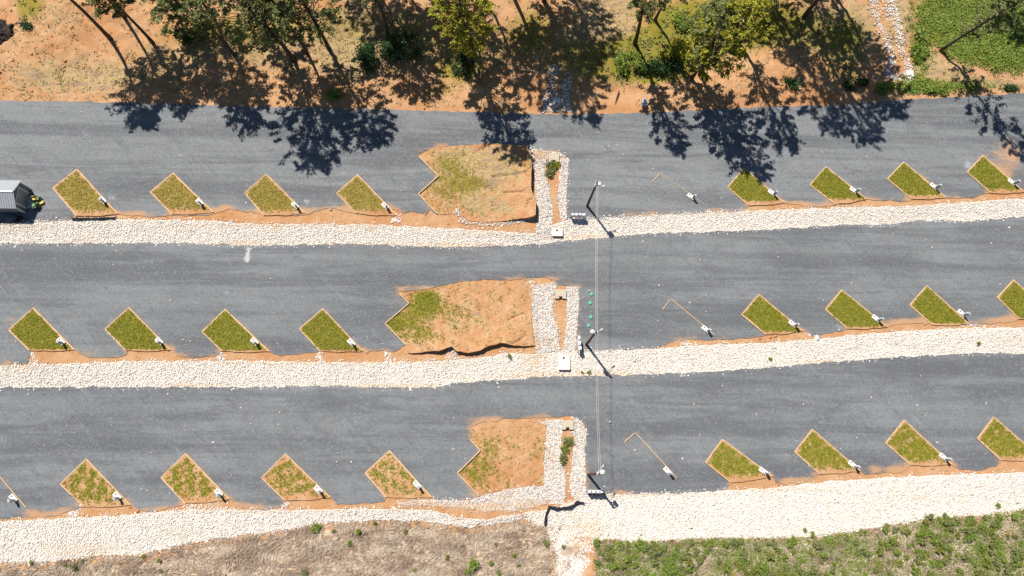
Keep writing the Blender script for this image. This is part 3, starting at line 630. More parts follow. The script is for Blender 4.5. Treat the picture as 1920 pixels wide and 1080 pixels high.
bush('weedy_bush', (1895,166), 1.0, .4, .4, 'evergreen', 'small dark weed at the road edge in the far right corner', 'bush', n=250)
bush('ditch_grass', (1031,315), .5, 1.2, .35, 'leaf', 'dark green grass clump under the headwall of the top channel', 'plant', n=600, leaf=.16)
bush('ditch_grass', (1041,311), .5, .5, .4, 'grass', 'olive grass clump right under the headwall hole of the top channel', 'plant', n=250, leaf=.14)
bush('ditch_grass', (1066,828), .42, .34, .35, 'leaf', 'uppermost green clump in the bottom channel', 'plant', n=420, leaf=.14)
bush('ditch_grass', (1060,844), .4, .26, .3, 'weed', 'middle green clump in the bottom channel', 'plant', n=320, leaf=.14)
bush('ditch_grass', (1057,863), .3, .6, .35, 'leaf', 'lowest and longest green clump in the bottom channel', 'plant', n=450, leaf=.14)

# loose weeds over the green parts of the bank, one mass
def scatter(name, n, box, dens, kind, size, hgt, seed, up=.5, aspect=1.6, per=7, spread=.22, streak=0):
    r = np.random.default_rng(seed); px = r.uniform(box[0], box[2], n); py = r.uniform(box[1], box[3], n)
    k = r.random(n) < dens(px, py); px, py = px[k], py[k]
    x, y, _ = Wp(px, py); z = ground_z(x, y)
    C = np.repeat(np.column_stack([x, y, z]), per, 0); m_ = len(C)
    C[:, :2] += r.normal(0, spread, (m_, 2)); C[:, 2] += np.abs(r.normal(0, hgt, m_)) + .03
    rn = np.clip(np.repeat(r.normal(.5, .2, len(px)), per) + r.normal(0, .15, m_), 0, 1)
    flow = None
    if streak:
        flow = .5 + .9 * wob(C[:, 0], C[:, 1], 9, 6, 13)
        rn = np.clip(.5 + .38 * wob(C[:, 0] * .55 + C[:, 1] * .3, C[:, 1] * 1.5 - C[:, 0] * .3, 3.2, 10, 21) + r.normal(0, .14, m_), 0, 1)
    return obj(name, leaf_mesh(name, C, size, M[kind], r, up, rn, aspect, flow), kind='stuff')
def above_road(px, py): return (py < np.interp(px, *np.array(L1T).T) - 5)
scatter('weeds', 9000, (-100,-60,2040,200), lambda a, b: np.clip(blobs(a, b, GREEN) * 1.1 - .38, 0, 1) * above_road(a, b) * (a < 1700), 'leaf', .2, .12, 5)
scatter('weeds', 16000, (1690,-60,2100,190), lambda a, b: np.clip((blobs(a, b, GREEN) - .25) * 1.2, 0, 1) * above_road(a, b), 'fresh', .15, .12, 6, 1.1, 1.5, 10)
scatter('dry_grass', 11000, (-100,-60,2040,205), lambda a, b: np.clip(blobs(a, b, STRAW) * .8 + .10, 0, 1) * above_road(a, b), 'tan', .10, .03, 7, .9, 3.5, 5)
def in_field(px, py):
    return np.where(px < 1047, py > np.interp(px, *np.array(S3B).T) + 2, (px > 1113) & (py > np.interp(px, *np.array(S3B2).T) + 2)) & ((px < 1040) | (px > 1117) | (py < 1000))
scatter('dry_grass', 15500, (-60,960,1050,1130), lambda a, b: in_field(a, b) * .95 * np.clip(.75 + .5 * wob(a, b, 60, 8, 4), .25, 1), 'straw', .11, .045, 8, 1.2, 4.5, 5, .2, 1)
scatter('dry_grass', 13000, (1110,940,2000,1130), lambda a, b: in_field(a, b) * .8, 'straw', .11, .045, 9, 1.2, 4.5, 5, .2, 1)

# saplings on the lower right bank: individuals sharing a few meshes, the small rest one mass
def small_plant_meshes(kind, n, k, seed):
    out = []
    for i in range(k):
        r = np.random.default_rng(seed + i); m_ = n; C = []; mb = MB()
        for j in range(7):
            an = r.uniform(0, 6.28); q = r.uniform(0, .42); e = np.array([q * math.cos(an), q * math.sin(an), r.uniform(.25, .75)])
            mb.tube([(0, 0, -.06), e], [.02, .008], 4, False); C.append(e + r.normal(0, 1, (m_ // 7, 3)) * (.13, .13, .09))
        C = np.vstack(C); C[:, 2] = np.maximum(C[:, 2], .02)
        out.append((leaf_mesh('foliage', C, .115, M[kind], r, .8), mb.mesh('stem', M['bark'])))
    return out
SP = small_plant_meshes('fresh', 210, 3, 100) + small_plant_meshes('leaf', 210, 2, 140) + small_plant_meshes('weed', 210, 1, 160)
def sapling(px, py, sc, label, group, variant, rz):
    p = gW(px, py); o = empty('green_sapling', p, label, 'shrub', group, rz); o.scale = (sc, sc, sc)
    obj('foliage', SP[variant][0], o); obj('stem', SP[variant][1], o)
r_ = np.random.default_rng(77); cnt = 0; spots = []
cl = [(r_.uniform(1120, 1930), r_.uniform(960, 1090)) for _ in range(46)]
while cnt < 285:
    if r_.random() < .7: c = cl[r_.integers(len(cl))]; px, py = r_.normal(c[0], 24), r_.normal(c[1], 10)
    else: px, py = r_.uniform(1118, 1925), r_.uniform(955, 1090)
    px = np.clip(px, 1118, 1935)
    if not in_field(np.array([px]), np.array([py]))[0] or py > 1095: continue
    if py < np.interp(px, *np.array(S3B2).T) + 5 and r_.random() < .5: continue
    if 1640 < px < 1830 and py > 985 and r_.random() < .55: continue
    if any(abs(px - a) < 7 and abs(py - b) < 6 for a, b in spots) and r_.random() < .8: continue
    spots.append((px, py)); cnt += 1
    sapling(px, py, r_.uniform(.5, 1.1), *(('small fresh green sapling in the scrub on the lower right bank', 'fresh green saplings on the lower right bank') if cnt % 6 < 3 else ('small dull grey green sapling in the scrub on the lower right bank', 'dull green saplings on the lower right bank') if cnt % 6 < 5 else ('small olive yellow sapling in the scrub on the lower right bank', 'olive saplings on the lower right bank')), cnt % 6, r_.uniform(0, 6.28))
scatter('undergrowth', 17000, (1116,950,1960,1120), lambda a, b: in_field(a, b) * np.clip(.52 + .5 * wob(a, b, 70, 8, 6), 0, 1) * np.where((a > 1650) & (a < 1820) & (b > 990), .35, 1), 'fresh', .11, .09, 12, .8, 1.6, 10, .20)
LP = [(592,989,1.1,'largest dark green weed at the stone edge of the lower left field'),(672,997,.8,'upright green weed right of the largest weed below the stones'),(656,1018,.6,'small green weed below the upright weed in dry grass'),(626,995,.5,'tiny green weed between two larger weeds at the stone edge'),
 (704,980,.6,'low green weed touching the lower edge of the stones'),(761,997,.6,'lone green weed below the narrow part of the stone strip'),(888,1058,1.2,'biggest bright green clump in the dry field'),(921,1055,.7,'green weed right of the biggest clump in the dry field'),(877,1071,.8,'green weed below the biggest clump in the dry field'),
 (572,1074,.8,'green weed at the bottom edge of the dry field'),(142,1062,.8,'green weed at the lower left below the stones'),(125,1059,.5,'tiny green weed beside another at the lower left'),(270,1043,.5,'small round weed at the edge of the bare clay, left one'),(300,1050,.6,'small round weed at the edge of the bare clay, right one'),
 (60,1054,.5,'pale green weed among stones at far lower left'),(156,1051,.4,'tiny weed just above the lower left weeds'),(929,1020,.5,'small weed right of centre in the dry field'),(838,1043,.6,'small weed left above the biggest clump'),(935,1073,.6,'dark weed near the bottom edge right of the biggest clump'),
 (963,1040,.6,'dark weed near the right end of the dry field'),(972,1059,.5,'weed near the bottom right of the dry field'),(1023,1017,.8,'weed at the stone channel edge of the dry field'),(868,1023,.4,'tiny weed in the middle of the dry field'),(302,1070,.4,'tiny dark weed near the bottom left edge'),
 (777,1068,.4,'faint weed near the bottom centre of the dry field'),(1508,994,.6,'little weed on white stones, left of a pair'),(1522,1002,.7,'little weed on white stones, right of a pair'),(1661,985,.6,'weed poking from white stones above the sapling bank'),(1742,968,1.0,'tall weed at the stone edge above the saplings'),
 (1770,967,.6,'small weed right of the tall weed at the stone edge'),(1870,948,.6,'single weed among white stones near the right edge'),(1834,644,.6,'olive tuft on the middle stone strip near the right edge'),(1444,673,.5,'olive tuft on the lower edge of the middle stone strip'),(955,668,.6,'green tuft on stones below the middle island'),(1056,1024,.6,'green sprigs on the stone outlet below the bottom channel'),(1092,698,.4,'left olive tuft below the middle white slab'),(1105,698,.5,'right olive tuft below the middle white slab')]
for i, (px, py, sc, lb) in enumerate(LP): sapling(px, py, sc, lb, 'weeds in the dry grass and stones', i % 6, i * 1.3)

# rocks of the ditch under the trees and the gully on the right
def bank_rocks(polys, cb, seed):
    ws = [rough_poly(p, .12) for p in polys]
    for w in ws:
        V, Fc = sheet(w, .6, 0, .2, zfun=lambda x, y: ground_z(x, y) - zt(x, y) + .03)
        obj('stone_bed', npmesh('stone_bed', V, Fc, M['earth'], {'g': np.zeros(len(V)), 's': np.full(len(V), .35)}), kind='structure')
    rocks('riprap', ws, .22, .11, M['bed_stone'], seed, cb, zf=lambda x, y: ground_z(x, y) + .05)
bank_rocks([[(1030,132),(1046,118),(1050,135),(1043,155),(1040,175),(1052,178),(1058,150),(1066,140),(1070,160),(1070,210),(1016,210),(1018,188),(1030,160)]], [(1055,105,12,20,.8),(1045,145,8,20,.5)], 41)
bank_rocks([[(1627,-40),(1643,-40),(1648,0),(1652,40),(1668,70),(1680,105),(1681,140),(1692,148),(1713,152),(1700,155),(1672,147),(1663,125),(1668,100),(1655,62),(1640,32),(1629,0)],
            [(1645,-40),(1672,-40),(1678,0),(1688,40),(1696,80),(1705,115),(1711,125),(1713,152),(1697,148),(1696,118),(1686,100),(1680,70),(1668,45),(1655,20),(1650,0)]], [(1655,10,10,20,.8),(1672,55,9,22,.9),(1690,110,8,18,.8),(1640,20,8,20,.3)], 42)

# clods of dry clay on the bank and along the washed edges
def clods(name, n, box, ok, seed, size):
    r = np.random.default_rng(seed); px = r.uniform(box[0], box[2], n); py = r.uniform(box[1], box[3], n); k = ok(px, py); px, py = px[k], py[k]; n = len(px)
    x, y, _ = Wp(px, py); z = ground_z(x, y)
    bv = np.array([(i, j, k) for k in (-1, 1) for j in (-1, 1) for i in (-1, 1)], float) * .7
    bf = np.array([(0,2,3),(0,3,1),(4,5,7),(4,7,6),(0,1,5),(0,5,4),(1,3,7),(1,7,5),(3,2,6),(3,6,7),(2,0,4),(2,4,6)])
    sz = size * np.exp(r.normal(0, .5, n)); v = bv[None] * sz[:, None, None] * r.uniform(.6, 1.4, (n, 8, 3)) * (1, 1, .6); a = r.uniform(0, 6.28, n)[:, None]
    X = v[..., 0] * np.cos(a) - v[..., 1] * np.sin(a) + x[:, None]; Y = v[..., 0] * np.sin(a) + v[..., 1] * np.cos(a) + y[:, None]; Z = v[..., 2] + z[:, None]
    obj(name, npmesh(name, np.stack([X, Y, Z], -1).reshape(-1, 3), (bf[None] + np.arange(n)[:, None, None] * 8).reshape(-1, 3), M['earth'], {'g': np.zeros(n * 8), 's': np.full(n * 8, .12)}), kind='stuff')
clods('clay_clods', 7000, (-60,-40,1980,205), lambda a, b: (b < np.interp(a, *np.array(L1T).T) - 1) & (wob(a, b, 90, 8, 3) > -.1) & ((a < 1700) | (b > 140)), 71, .075)
def on_apron(a, b):
    k = np.zeros(len(a), bool)
    for L in (LOT1, LOT2, LOT3, STRIP1, STRIP2, STRIP3): k |= inside(np.array([p[:2] for p in L]), a, b)
    return ~k
clods('clay_clods', 15000, (-60,380,1980,970), on_apron, 72, .05)
# ------------------------------------------------------------------ islands
def grass_tufts(name, pts, parent, r, kind='grass', size=.10, hg=.025, per=3):
    n = len(pts)
    C = np.repeat(pts, per, 0); C[:, :2] += r.normal(0, .07, (len(C), 2)); C[:, 2] += np.abs(r.normal(0, hg, len(C))) + .015
    rn = np.clip(np.repeat(r.normal(.5, .22, n), per) + r.normal(0, .15, len(C)), 0, 1)
    return obj(name, leaf_mesh(name, C, size, M[kind], r, 1.4, rn, 2.0), parent, kind='stuff')
def board_mesh(a, b, w=.11, h=.2, base=0.0):
    mb = MB(); d = (b - a); L = d.length; ang = math.atan2(d.y, d.x); n0 = 3
    mid = (a + b) / 2
    bm_ = MB()
    # follows the ground: three segments
    pts = [a + d * t for t in (0, .5, 1)]; nrm = Vector((-math.sin(ang), math.cos(ang), 0)) * w / 2
    for p in pts:
        z0 = float(zt(p.x, p.y)) + base
        for s_, zz in ((-1, -.1), (1, -.1), (1, h), (-1, h)): q = p + nrm * s_; bm_.v.append((q.x, q.y, z0 + zz))
    for i in range(2):
        k = i * 4
        for j in range(4): bm_.f.append((k + j, k + (j + 1) % 4, k + 4 + (j + 1) % 4, k + 4 + j))
    bm_.f += [(3, 2, 1, 0), (8, 9, 10, 11)]
    return bm_
def rel(mb, o): mb.v = [(v[0] - o.x, v[1] - o.y, v[2] - o.z) for v in mb.v]; return mb
ISL = [
 dict(poly=[(820,401,1),(784.5,364.5,1),(822,331,1),(785.5,294),(786,287),(825,275),(890,271),(930,270),(960,272),(988,278),(993,300),(996,312),(995,335),(996,364),(1001,375),(1004,390),(1003,409),(955,414),(905,417),(878,413),(866,404),(858,396),(840,402)],
      boards=[((785.5,294),(822,331)),((822,331),(784.5,364.5)),((784.5,364.5),(820,401))], scarp=[(993,306),(996,335),(996,364),(1004,390),(1003,410)], hs=1.25, ck=[[(925,333),(940,331),(960,329),(985,329)],[(943,361),(955,363),(970,362),(985,365)],[(986,392),(993,380),(998,378)],[(808,386),(814,387),(815,381)],[(890,288),(900,282),(906,277)],[(864,395),(870,392),(880,397)]],
      g=[(870,340,35,25,.34),(830,360,40,30,.34),(890,345,25,10,.4),(960,300,10,20,.3),(990,300,8,20,.5),(840,300,30,20,.25),(880,400,40,10,.2),(860,345,90,60,.12),(840,310,40,25,.2)], s=[(850,330,80,50,.55),(900,310,60,35,.4),(920,390,60,20,.5),(850,290,40,15,.3),(960,300,60,40,.35),(900,350,90,60,.2)], label='clay and olive turf island at the middle of the top row', n=1500),
 dict(poly=[(760.5,646.5,1),(723,607,1),(767,569,1),(748,549.5),(749,548),(799,543),(839,534),(870,527.5),(920,525),(957,527),(987,523),(998,536),(997,560),(996,602),(1000,630),(1003,648),(980,650),(957,647.5),(938,644),(918,649.5),(902,658),(878,663),(856.5,660),(847,651),(831,657),(815,659),(790,662),(765,662)],
      boards=[((748,549.5),(767,569)),((767,569),(723,607)),((723,607),(760.5,646.5))], scarp=[(815,659),(831,657),(847,651),(856.5,660),(878,663),(902,658),(918,649.5),(938,644),(957,647.5)], hs=.75, ck=[[(958,647),(970,642),(985,630)],[(940,560),(944,564)],[(955,600),(970,593),(980,590)]],
      g=[(795,565,28,22,.8),(740,605,16,14,.8),(770,600,35,25,.5),(790,630,35,14,.45),(820,575,25,25,.3),(860,590,20,20,.3),(895,600,25,15,.12)], s=[(840,590,60,50,.25),(900,590,80,50,.3),(930,640,50,12,.3)], label='orange clay island with a green turf corner in the middle row', n=2300),
 dict(poly=[(898,929,1),(858,887,1),(900.5,845,1),(881.5,824),(885,811),(879,800),(903,792),(963,785),(1010,785),(1027,798),(1024,830),(1021,860),(1019,910),(978,912.7),(946,919)],
      boards=[((881.5,824),(900.5,845)),((900.5,845),(858,887)),((858,887),(898,929))], scarp=[(879,800),(903,792),(963,785)], hs=-.06, ck=[[(884,808),(895,803),(900,796)],[(958,802),(962,795),(966,790)],[(905,800),(912,795)],[(940,870),(960,862),(1000,866)]],
      g=[(905,870,40,40,.30),(885,895,30,30,.30),(1010,845,18,14,.35),(920,830,20,14,.25),(925,850,30,30,.1)], s=[(900,890,50,40,.15)], label='bare orange clay island with sparse green dots in the bottom row', n=900),
]
RR = np.random.default_rng(5)
for d in ISL:
    w = rough_poly(d['poly'], .07); sc_ = Wa(d['scarp']); hs = d['hs']; ctr = Vector((float(w[:, 0].mean()), float(w[:, 1].mean()), 0)); ctr.z = float(zt(ctr.x, ctr.y))
    ck = [Wa(c_) for c_ in d['ck']]; zf = lambda x, y, sc_=sc_, hs=hs, ck=ck: -.02 + hs * np.exp(-pdist(sc_, x, y) / 2.2) - .0 + .05 * wob(x, y, 1.7, 10, 3) + .05 * wob(x, y, .9, 8, 11) - sum(.22 * np.exp(-(pdist(c_, x, y) / .16) ** 2) for c_ in ck)
    V, Fc = sheet(w, .24, 0, .8, zf); p_, q_ = proj(V[:, 0], V[:, 1], V[:, 2])
    g_ = blobs(p_, q_, d['g']) + .22 * wob(V[:, 0], V[:, 1], 1.1, 10, 8); s_ = blobs(p_, q_, d['s']) + .15 * wob(V[:, 0], V[:, 1], 2, 10, 18)
    root = empty('clay_island', ctr, d['label'], 'island', 'islands beside the stone channels')
    V = V - np.array(ctr); obj('soil', npmesh('soil', V, Fc, M['earth'], {'g': g_, 's': s_, 'b': (.75 if d['n'] == 1500 else .35) + .3 * wob(V[:, 0], V[:, 1], 4, 8, 5)}), root)
    for a, b in d['boards']: obj('board', rel(board_mesh(W(*a), W(*b)), ctr).mesh('board', M['timber'], .012), root)
    k = []
    x0, y0 = w.min(0); x1, y1 = w.max(0); x = RR.uniform(x0, x1, 24000); y = RR.uniform(y0, y1, 24000); kk = inside(w, x, y); x, y = x[kk], y[kk]
    z = zt(x, y) + zf(x, y); p_, q_ = proj(x, y, z); gg = blobs(p_, q_, d['g']) + .25 * wob(x, y, 1.2, 10, 8); kk = RR.random(len(x)) < np.clip(gg * .9 - .06, .004, 1); x, y, z = x[kk][:d['n']], y[kk][:d['n']], z[kk][:d['n']]
    grass_tufts('turf', np.column_stack([x, y, z]) - np.array(ctr), root, RR, 'turf_olive' if d['n'] == 1500 else 'grass', .085, .02)
rocks('riprap', [rough_poly(EDG[0], .04)], .17, .09, M['bed_stone'], 51, [(900,420,60,6,.5)], .0)

# dark erosion crack ribs crossing the first island: thin raised clods
# ------------------------------------------------------------------ planting beds and hook-ups
ROWN = ('top', 'middle', 'bottom'); ORD = ('first', 'second', 'third', 'fourth')
SITES = []
for row, side, num, L, A, RE, LE, pad, gv, sv in BEDS:
    l, a, re, le = W(*L), W(*A), W(*RE), W(*LE)
    if side == 'left': nm = f'{ORD[num]} bed from the left in the {ROWN[row]} row'
    else: nm = f'{ORD[num]} bed right of the wires in the {ROWN[row]} row'
    root = empty('turf_bed', (l + re) / 2, {True: 'timber edged turf bed, ', False: 'timber edged patchy turf bed, '}[gv > .7] + nm, 'bed', 'timber edged beds'); o = root.location.copy()
    # soil with a clay lip at its open lower end
    px = [L, A, RE, ((RE[0] + LE[0]) / 2, (RE[1] + LE[1]) / 2 + 2.5), LE]
    w = rough_poly([(*p, 1) if i in (0, 1, 4) else p for i, p in enumerate(px)], .06)
    V, Fc = sheet(w, .35, .09, .3); p_, q_ = proj(V[:, 0], V[:, 1], V[:, 2])
    low = (LE[1] + RE[1]) / 2; wd = 14 if row != 1 else 5
    edge_ = pdist(Wa([LE, L, A, RE]), V[:, 0], V[:, 1])
    fade = sstep(0, 1, (low - q_) / wd) * sstep(-.05, .32, edge_)
    col = (.12 if row == 1 else .30 if row == 2 else .16) * wob(V[:, 0], V[:, 1], (.95 if row == 2 else 1.5), 9, row * 5 + num * 3) - (.06 if row == 2 else 0)
    # grass
    g_ = (gv * 1.12 + col) * fade; s_ = sv * (.3 + .7 * fade)
    br = (.85 if side == 'left' else .15) if row == 0 else (.12 if row == 1 else .45)
    obj('soil', npmesh('soil', V - np.array(o), Fc, M['earth'], {'g': g_, 's': s_, 'b': np.full(len(V), br) + .2 * wob(V[:, 0], V[:, 1], 1.5, 8, num)}), root)
    x0, y0 = w.min(0); x1, y1 = w.max(0); n = 3000; x = RR.uniform(x0, x1, n); y = RR.uniform(y0, y1, n); k = inside(w, x, y); x, y = x[k], y[k]
    _, qq = proj(x, y, zt(x, y)); ed = pdist(Wa([LE, L, A, RE]), x, y)
    pr = np.clip((gv - (.12 if row == 2 else 0) + (.34 if row == 2 else .2) * wob(x, y, (.95 if row == 2 else 1.5), 9, row * 5 + num * 3)) * sstep(0, 1, (low - qq) / wd) * sstep(.02, .3, ed), 0, 1); k = RR.random(len(x)) < pr; x, y = x[k], y[k]
    grass_tufts('turf', np.column_stack([x, y, zt(x, y) + .09]) - np.array(o), root, RR, 'turf_olive' if br > .6 else 'grass')
    for p, q2 in ((L, A), (A, RE), (L, LE)):
        obj('board', rel(board_mesh(W(*p), W(*q2), RR.uniform(.09, .13), RR.uniform(.09, .14)), o).mesh('board', M['timber'], .012), root)
    SITES.append((pad, (RE[0] - A[0], RE[1] - A[1]), nm))
for L, A, RE, pad, nm in (((1223,342),(1238,324),(1319,382),(1295,369),'board marked site of the top row'),((1242,580.5),(1257.5,560.5),(1341,629),(1322.5,617.5),'board marked site of the middle row'),((1170,829.5),(1191,811),(1269,896),(1251,883),'board marked site right of the bottom channel'),(None,(-30,858),(49,951),(26,934),'board marked site in the lower left corner')):
    l = W(*A); root = empty('timber_edging', l, 'thin timber boards at the ' + nm, 'edging', 'bare timber edgings')
    if L: obj('board', rel(board_mesh(W(*L), W(A[0] - 1, A[1] + 1), .09, .10), l).mesh('board', M['timber'], .01), root)
    obj('board', rel(board_mesh(W(*A), W(*RE), .085 if 'top' not in nm else .05, .09 if 'top' not in nm else .05), l).mesh('board', M['timber'], .01), root)
    SITES.append((pad, (RE[0] - A[0], RE[1] - A[1]), nm))
# meshes of one hook-up, shared by all
ME = dict(
    slab=MB().box((0, 0, .06), (1.05, .55, .18)).mesh('slab', M['concrete'], .02),
    drain=MB().lathe((-.28, .06, .151), [(.085, 0), (.085, .03), (.05, .035)], 12).mesh('drain', M['black']),
    cabinet=MB().box((0, 0, .52), (.30, .22, 1.0)).mesh('cabinet', M['grey'], .015),
    lid=MB().box((0, -.01, 1.05), (.34, .27, .06), 0, .86).mesh('lid', M['grey'], .01),
    door=MB().box((-.155, 0, .68), (.012, .16, .5)).mesh('door', M['white'], .004),
    foot=MB().box((0, 0, .03), (.38, .28, .05)).mesh('foot', M['galv'], .01),
    pipe=MB().tube([(0, 0, -.05), (0, 0, .55), (0, .05, .60), (0, .12, .58)], .03, 8).mesh('pipe', M['galv']),
    tap=MB().box((0, 0, .62), (.10, .05, .06)).mesh('tap', M['white'], .008))
for i, (pad, dv, nm) in enumerate(SITES):
    p = W(*pad); p2 = W(pad[0] + dv[0] * .1, pad[1] + dv[1] * .1); rz = math.atan2(p2.y - p.y, p2.x - p.x)
    zoff = .09 if i < 24 else .02
    t = empty('concrete_pad', (p.x, p.y, p.z + zoff), 'white pad of the ' + nm, 'pad', 'hook-up pads', rz)
    obj('slab', ME['slab'], t); obj('drain', ME['drain'], t)
    q = p + Vector((math.cos(rz), math.sin(rz), 0)) * .36
    t = empty('power_pedestal', (q.x, q.y, p.z + zoff + .15), 'power pedestal of the ' + nm, 'pedestal', 'power pedestals', rz)
    for k in ('cabinet', 'lid', 'door', 'foot'): obj(k, ME[k], t)
    q = p + Vector((math.cos(rz), math.sin(rz), 0)) * -.02 + Vector((math.sin(rz), -math.cos(rz), 0)) * .17
    t = empty('water_hydrant', (q.x, q.y, p.z + zoff + .15), 'steel water pipe of the ' + nm, 'water tap', 'water taps', rz)
    obj('pipe', ME['pipe'], t); obj('tap', ME['tap'], t)

# ------------------------------------------------------------------ headwalls and white slabs of the channels
def headwall(c, wpx, hpx, hole, nm, kind, label, pale, zo=.0):
    p = W(*c) if zo == 0 else gW(*c); sx = wpx / 14.3; sy = hpx / 14.3
    t = empty(nm, p, label, kind)
    mb = MB(); hx = hole * sx
    # apron split round the outlet so the hole is a real opening
    mb.box((0, sy * .12, .10 + zo), (sx, sy * .76, .32)); 
    mb.box((-sx * .32, -sy * .38, .10 + zo), (sx * .36, sy * .24, .32)); mb.box((sx * .32, -sy * .38, .10 + zo), (sx * .36, sy * .24, .32))
    obj('slab', mb.mesh('slab', M['concrete'] if pale else M['old_concrete'], .02), t)
    pm = MB(); k = 12; R0, R1 = .2, .15
    for r0, y in ((R0, -sy * .42), (R0, -sy * .30), (R1, -sy * .42), (R1, -sy * .30)):
        for j in range(k): an = 6.283 * j / k; pm.v.append((hx + r0 * math.cos(an), y, .12 + zo + r0 * math.sin(an)))
    for j in range(k):
        j2 = (j + 1) % k; pm.f += [(j, j2, k + j2, k + j), (2 * k + j2, 2 * k + j, 3 * k + j, 3 * k + j2), (j2, j, 2 * k + j, 2 * k + j2)]
    obj('outlet_pipe', pm.mesh('outlet_pipe', M['black']), t)
    obj('outlet_shade_disc', MB().lathe((hx, -sy * .36, -.02 + zo), [(.14, 0), (.14, .02)], 12).mesh('outlet_shade_disc', M['dark']), t)  # black disc paints the darkness seen inside the outlet hole
headwall((1038.5,297), 20, 18, -.05, 'headwall', 'headwall', 'tan concrete headwall at the top of the upper channel', False)
headwall((1051,552), 20, 17, -.05, 'headwall', 'headwall', 'tan concrete headwall at the head of the middle channel', False)
headwall((1064,797), 21, 16, -.05, 'headwall', 'headwall', 'tan concrete headwall at the head of the bottom channel', False)
headwall((1043,192), 14, 14, .0, 'headwall', 'headwall', 'shaded concrete headwall in the rocky ditch under the trees', True, .05)
headwall((1705,139), 14, 13, -.3, 'headwall', 'headwall', 'small white headwall at the foot of the right gully', True, .05)
def slab(c, wpx, hpx, hole, label):
    p = W(*c); sx, sy = wpx / 14.6, hpx / 14.6; t = empty('catch_basin', p, label, 'slab', 'white drain slabs')
    obj('slab', MB().box((0, 0, .12), (sx, sy, .36)).mesh('slab', M['concrete'], .03), t)
    obj('grate', MB().lathe(((hole[0] - c[0]) / 14.6, -(hole[1] - c[1]) / 14.6, .301), [(.14, 0), (.14, .03), (.10, .035)], 12).mesh('grate', M['black']), t)
slab((1045,436.5), 20, 15, (1044,433), 'white concrete drain slab at the foot of the upper channel')
slab((1057.5,680), 21, 27, (1056.5,672), 'tall white concrete drain slab on the middle stone strip')

# ------------------------------------------------------------------ poles, wires, meter racks
def upole(base, top, label, h, variant):
    b = W(*base)
    # top so that its own projection falls where the photograph shows it
    x, y = ray_plane(float(top[0]), float(top[1]), b.z + h); off = Vector((float(x) - b.x, float(y) - b.y, 0)); 
    if off.length > .45: off *= .45 / off.length
    t = empty('utility_pole', b, label, 'pole', 'utility poles')
    obj('shaft', MB().tube([(0, 0, -.5), (*(off * .5).xy, h * .5), (*off.xy, h)], [.165, .14, .115], 12).mesh('shaft', M['pole'], smooth=False), t)
    ang = {0: 0.1, 1: .55, 2: .9}[variant]; ca, sa = math.cos(ang), math.sin(ang)
    o = off
    tr = [( .34, .02), (-.36, .12), (.40, .16)][variant]
    k = obj('transformer', MB().lathe((o.x + tr[0], o.y + tr[1], h - 1.15 if variant != 2 else h - .9), [(.20, 0), (.22, .03), (.22, .62), (.24, .64), (.20, .72), (.06, .75)], 14).mesh('transformer', M['white'], smooth=False), t)
    obj('bushing', MB().lathe((o.x + tr[0] + .05, o.y + tr[1], h - .42 if variant != 2 else h - .17), [(.05, 0), (.03, .06), (.05, .1), (.02, .2)], 8).mesh('bushing', M['grey']), k)
    arm = MB().tube([(o.x, o.y, h - 1.5), (o.x + .45 * ca, o.y + .45 * sa, h - 1.35), (o.x + .85 * ca, o.y + .85 * sa, h - 1.35)], .03, 6); obj('lamp_arm', arm.mesh('lamp_arm', M['galv']), t)
    obj('lamp_head', MB().box((o.x + 1.0 * ca, o.y + 1.0 * sa, h - 1.38), (.38, .18, .09), ang, .8).mesh('lamp_head', M['galv'], .02), t)
    obj('bracket', MB().box((o.x, o.y, h - .95), (.34, .34, .07)).box((o.x, o.y, h - .45), (.3, .3, .05)).mesh('bracket', M['galv'], .01), t)
    for s_ in (-1, 1): obj('insulator', MB().lathe((o.x + .16 * s_, o.y, h - .12), [(.03, 0), (.06, .04), (.03, .08), (.06, .12), (.02, .18)], 8).mesh('insulator', M['white']), t)
    obj('conduit', MB().tube([(.19, .02, -.1), (.18, .02, 2.4), (.17, .02, 3.0)], .04, 6).mesh('conduit', M['grey']), t)
    return b + off + Vector((0, 0, h))
P1 = upole((1100.5,386.5), (1120,341.5), 'dark utility pole beside the upper stone channel', 7.7, 0)
P2 = upole((1099,646), (1118,622), 'brown utility pole beside the middle white slab and green lids', 7.7, 1)
P3 = upole((1102,889.5), (1124,888), 'utility pole at the bottom channel casting its shadow on white stones', 7.7, 2)
for a, b, nm in ((P1, P2, 'between upper and middle poles'), (P2, P3, 'between middle and lower poles')):
    for s_, w_ in ((-1, 'left'), (1, 'right')):
        A_ = a + Vector((.05 + .09 * s_, 0, -.02)); B_ = b + Vector((.05 + .09 * s_, 0, -.02)); pts = []
        for i in range(17):
            t_ = i / 16; p = A_.lerp(B_, t_); p.z -= .55 * 4 * t_ * (1 - t_); pts.append(p - A_)
        obj('overhead_wire', MB().tube(pts, .0135, 5).mesh('overhead_wire', M['wire']), None, A_, label=f'{w_} overhead wire {nm}', category='wire', group='overhead wires')
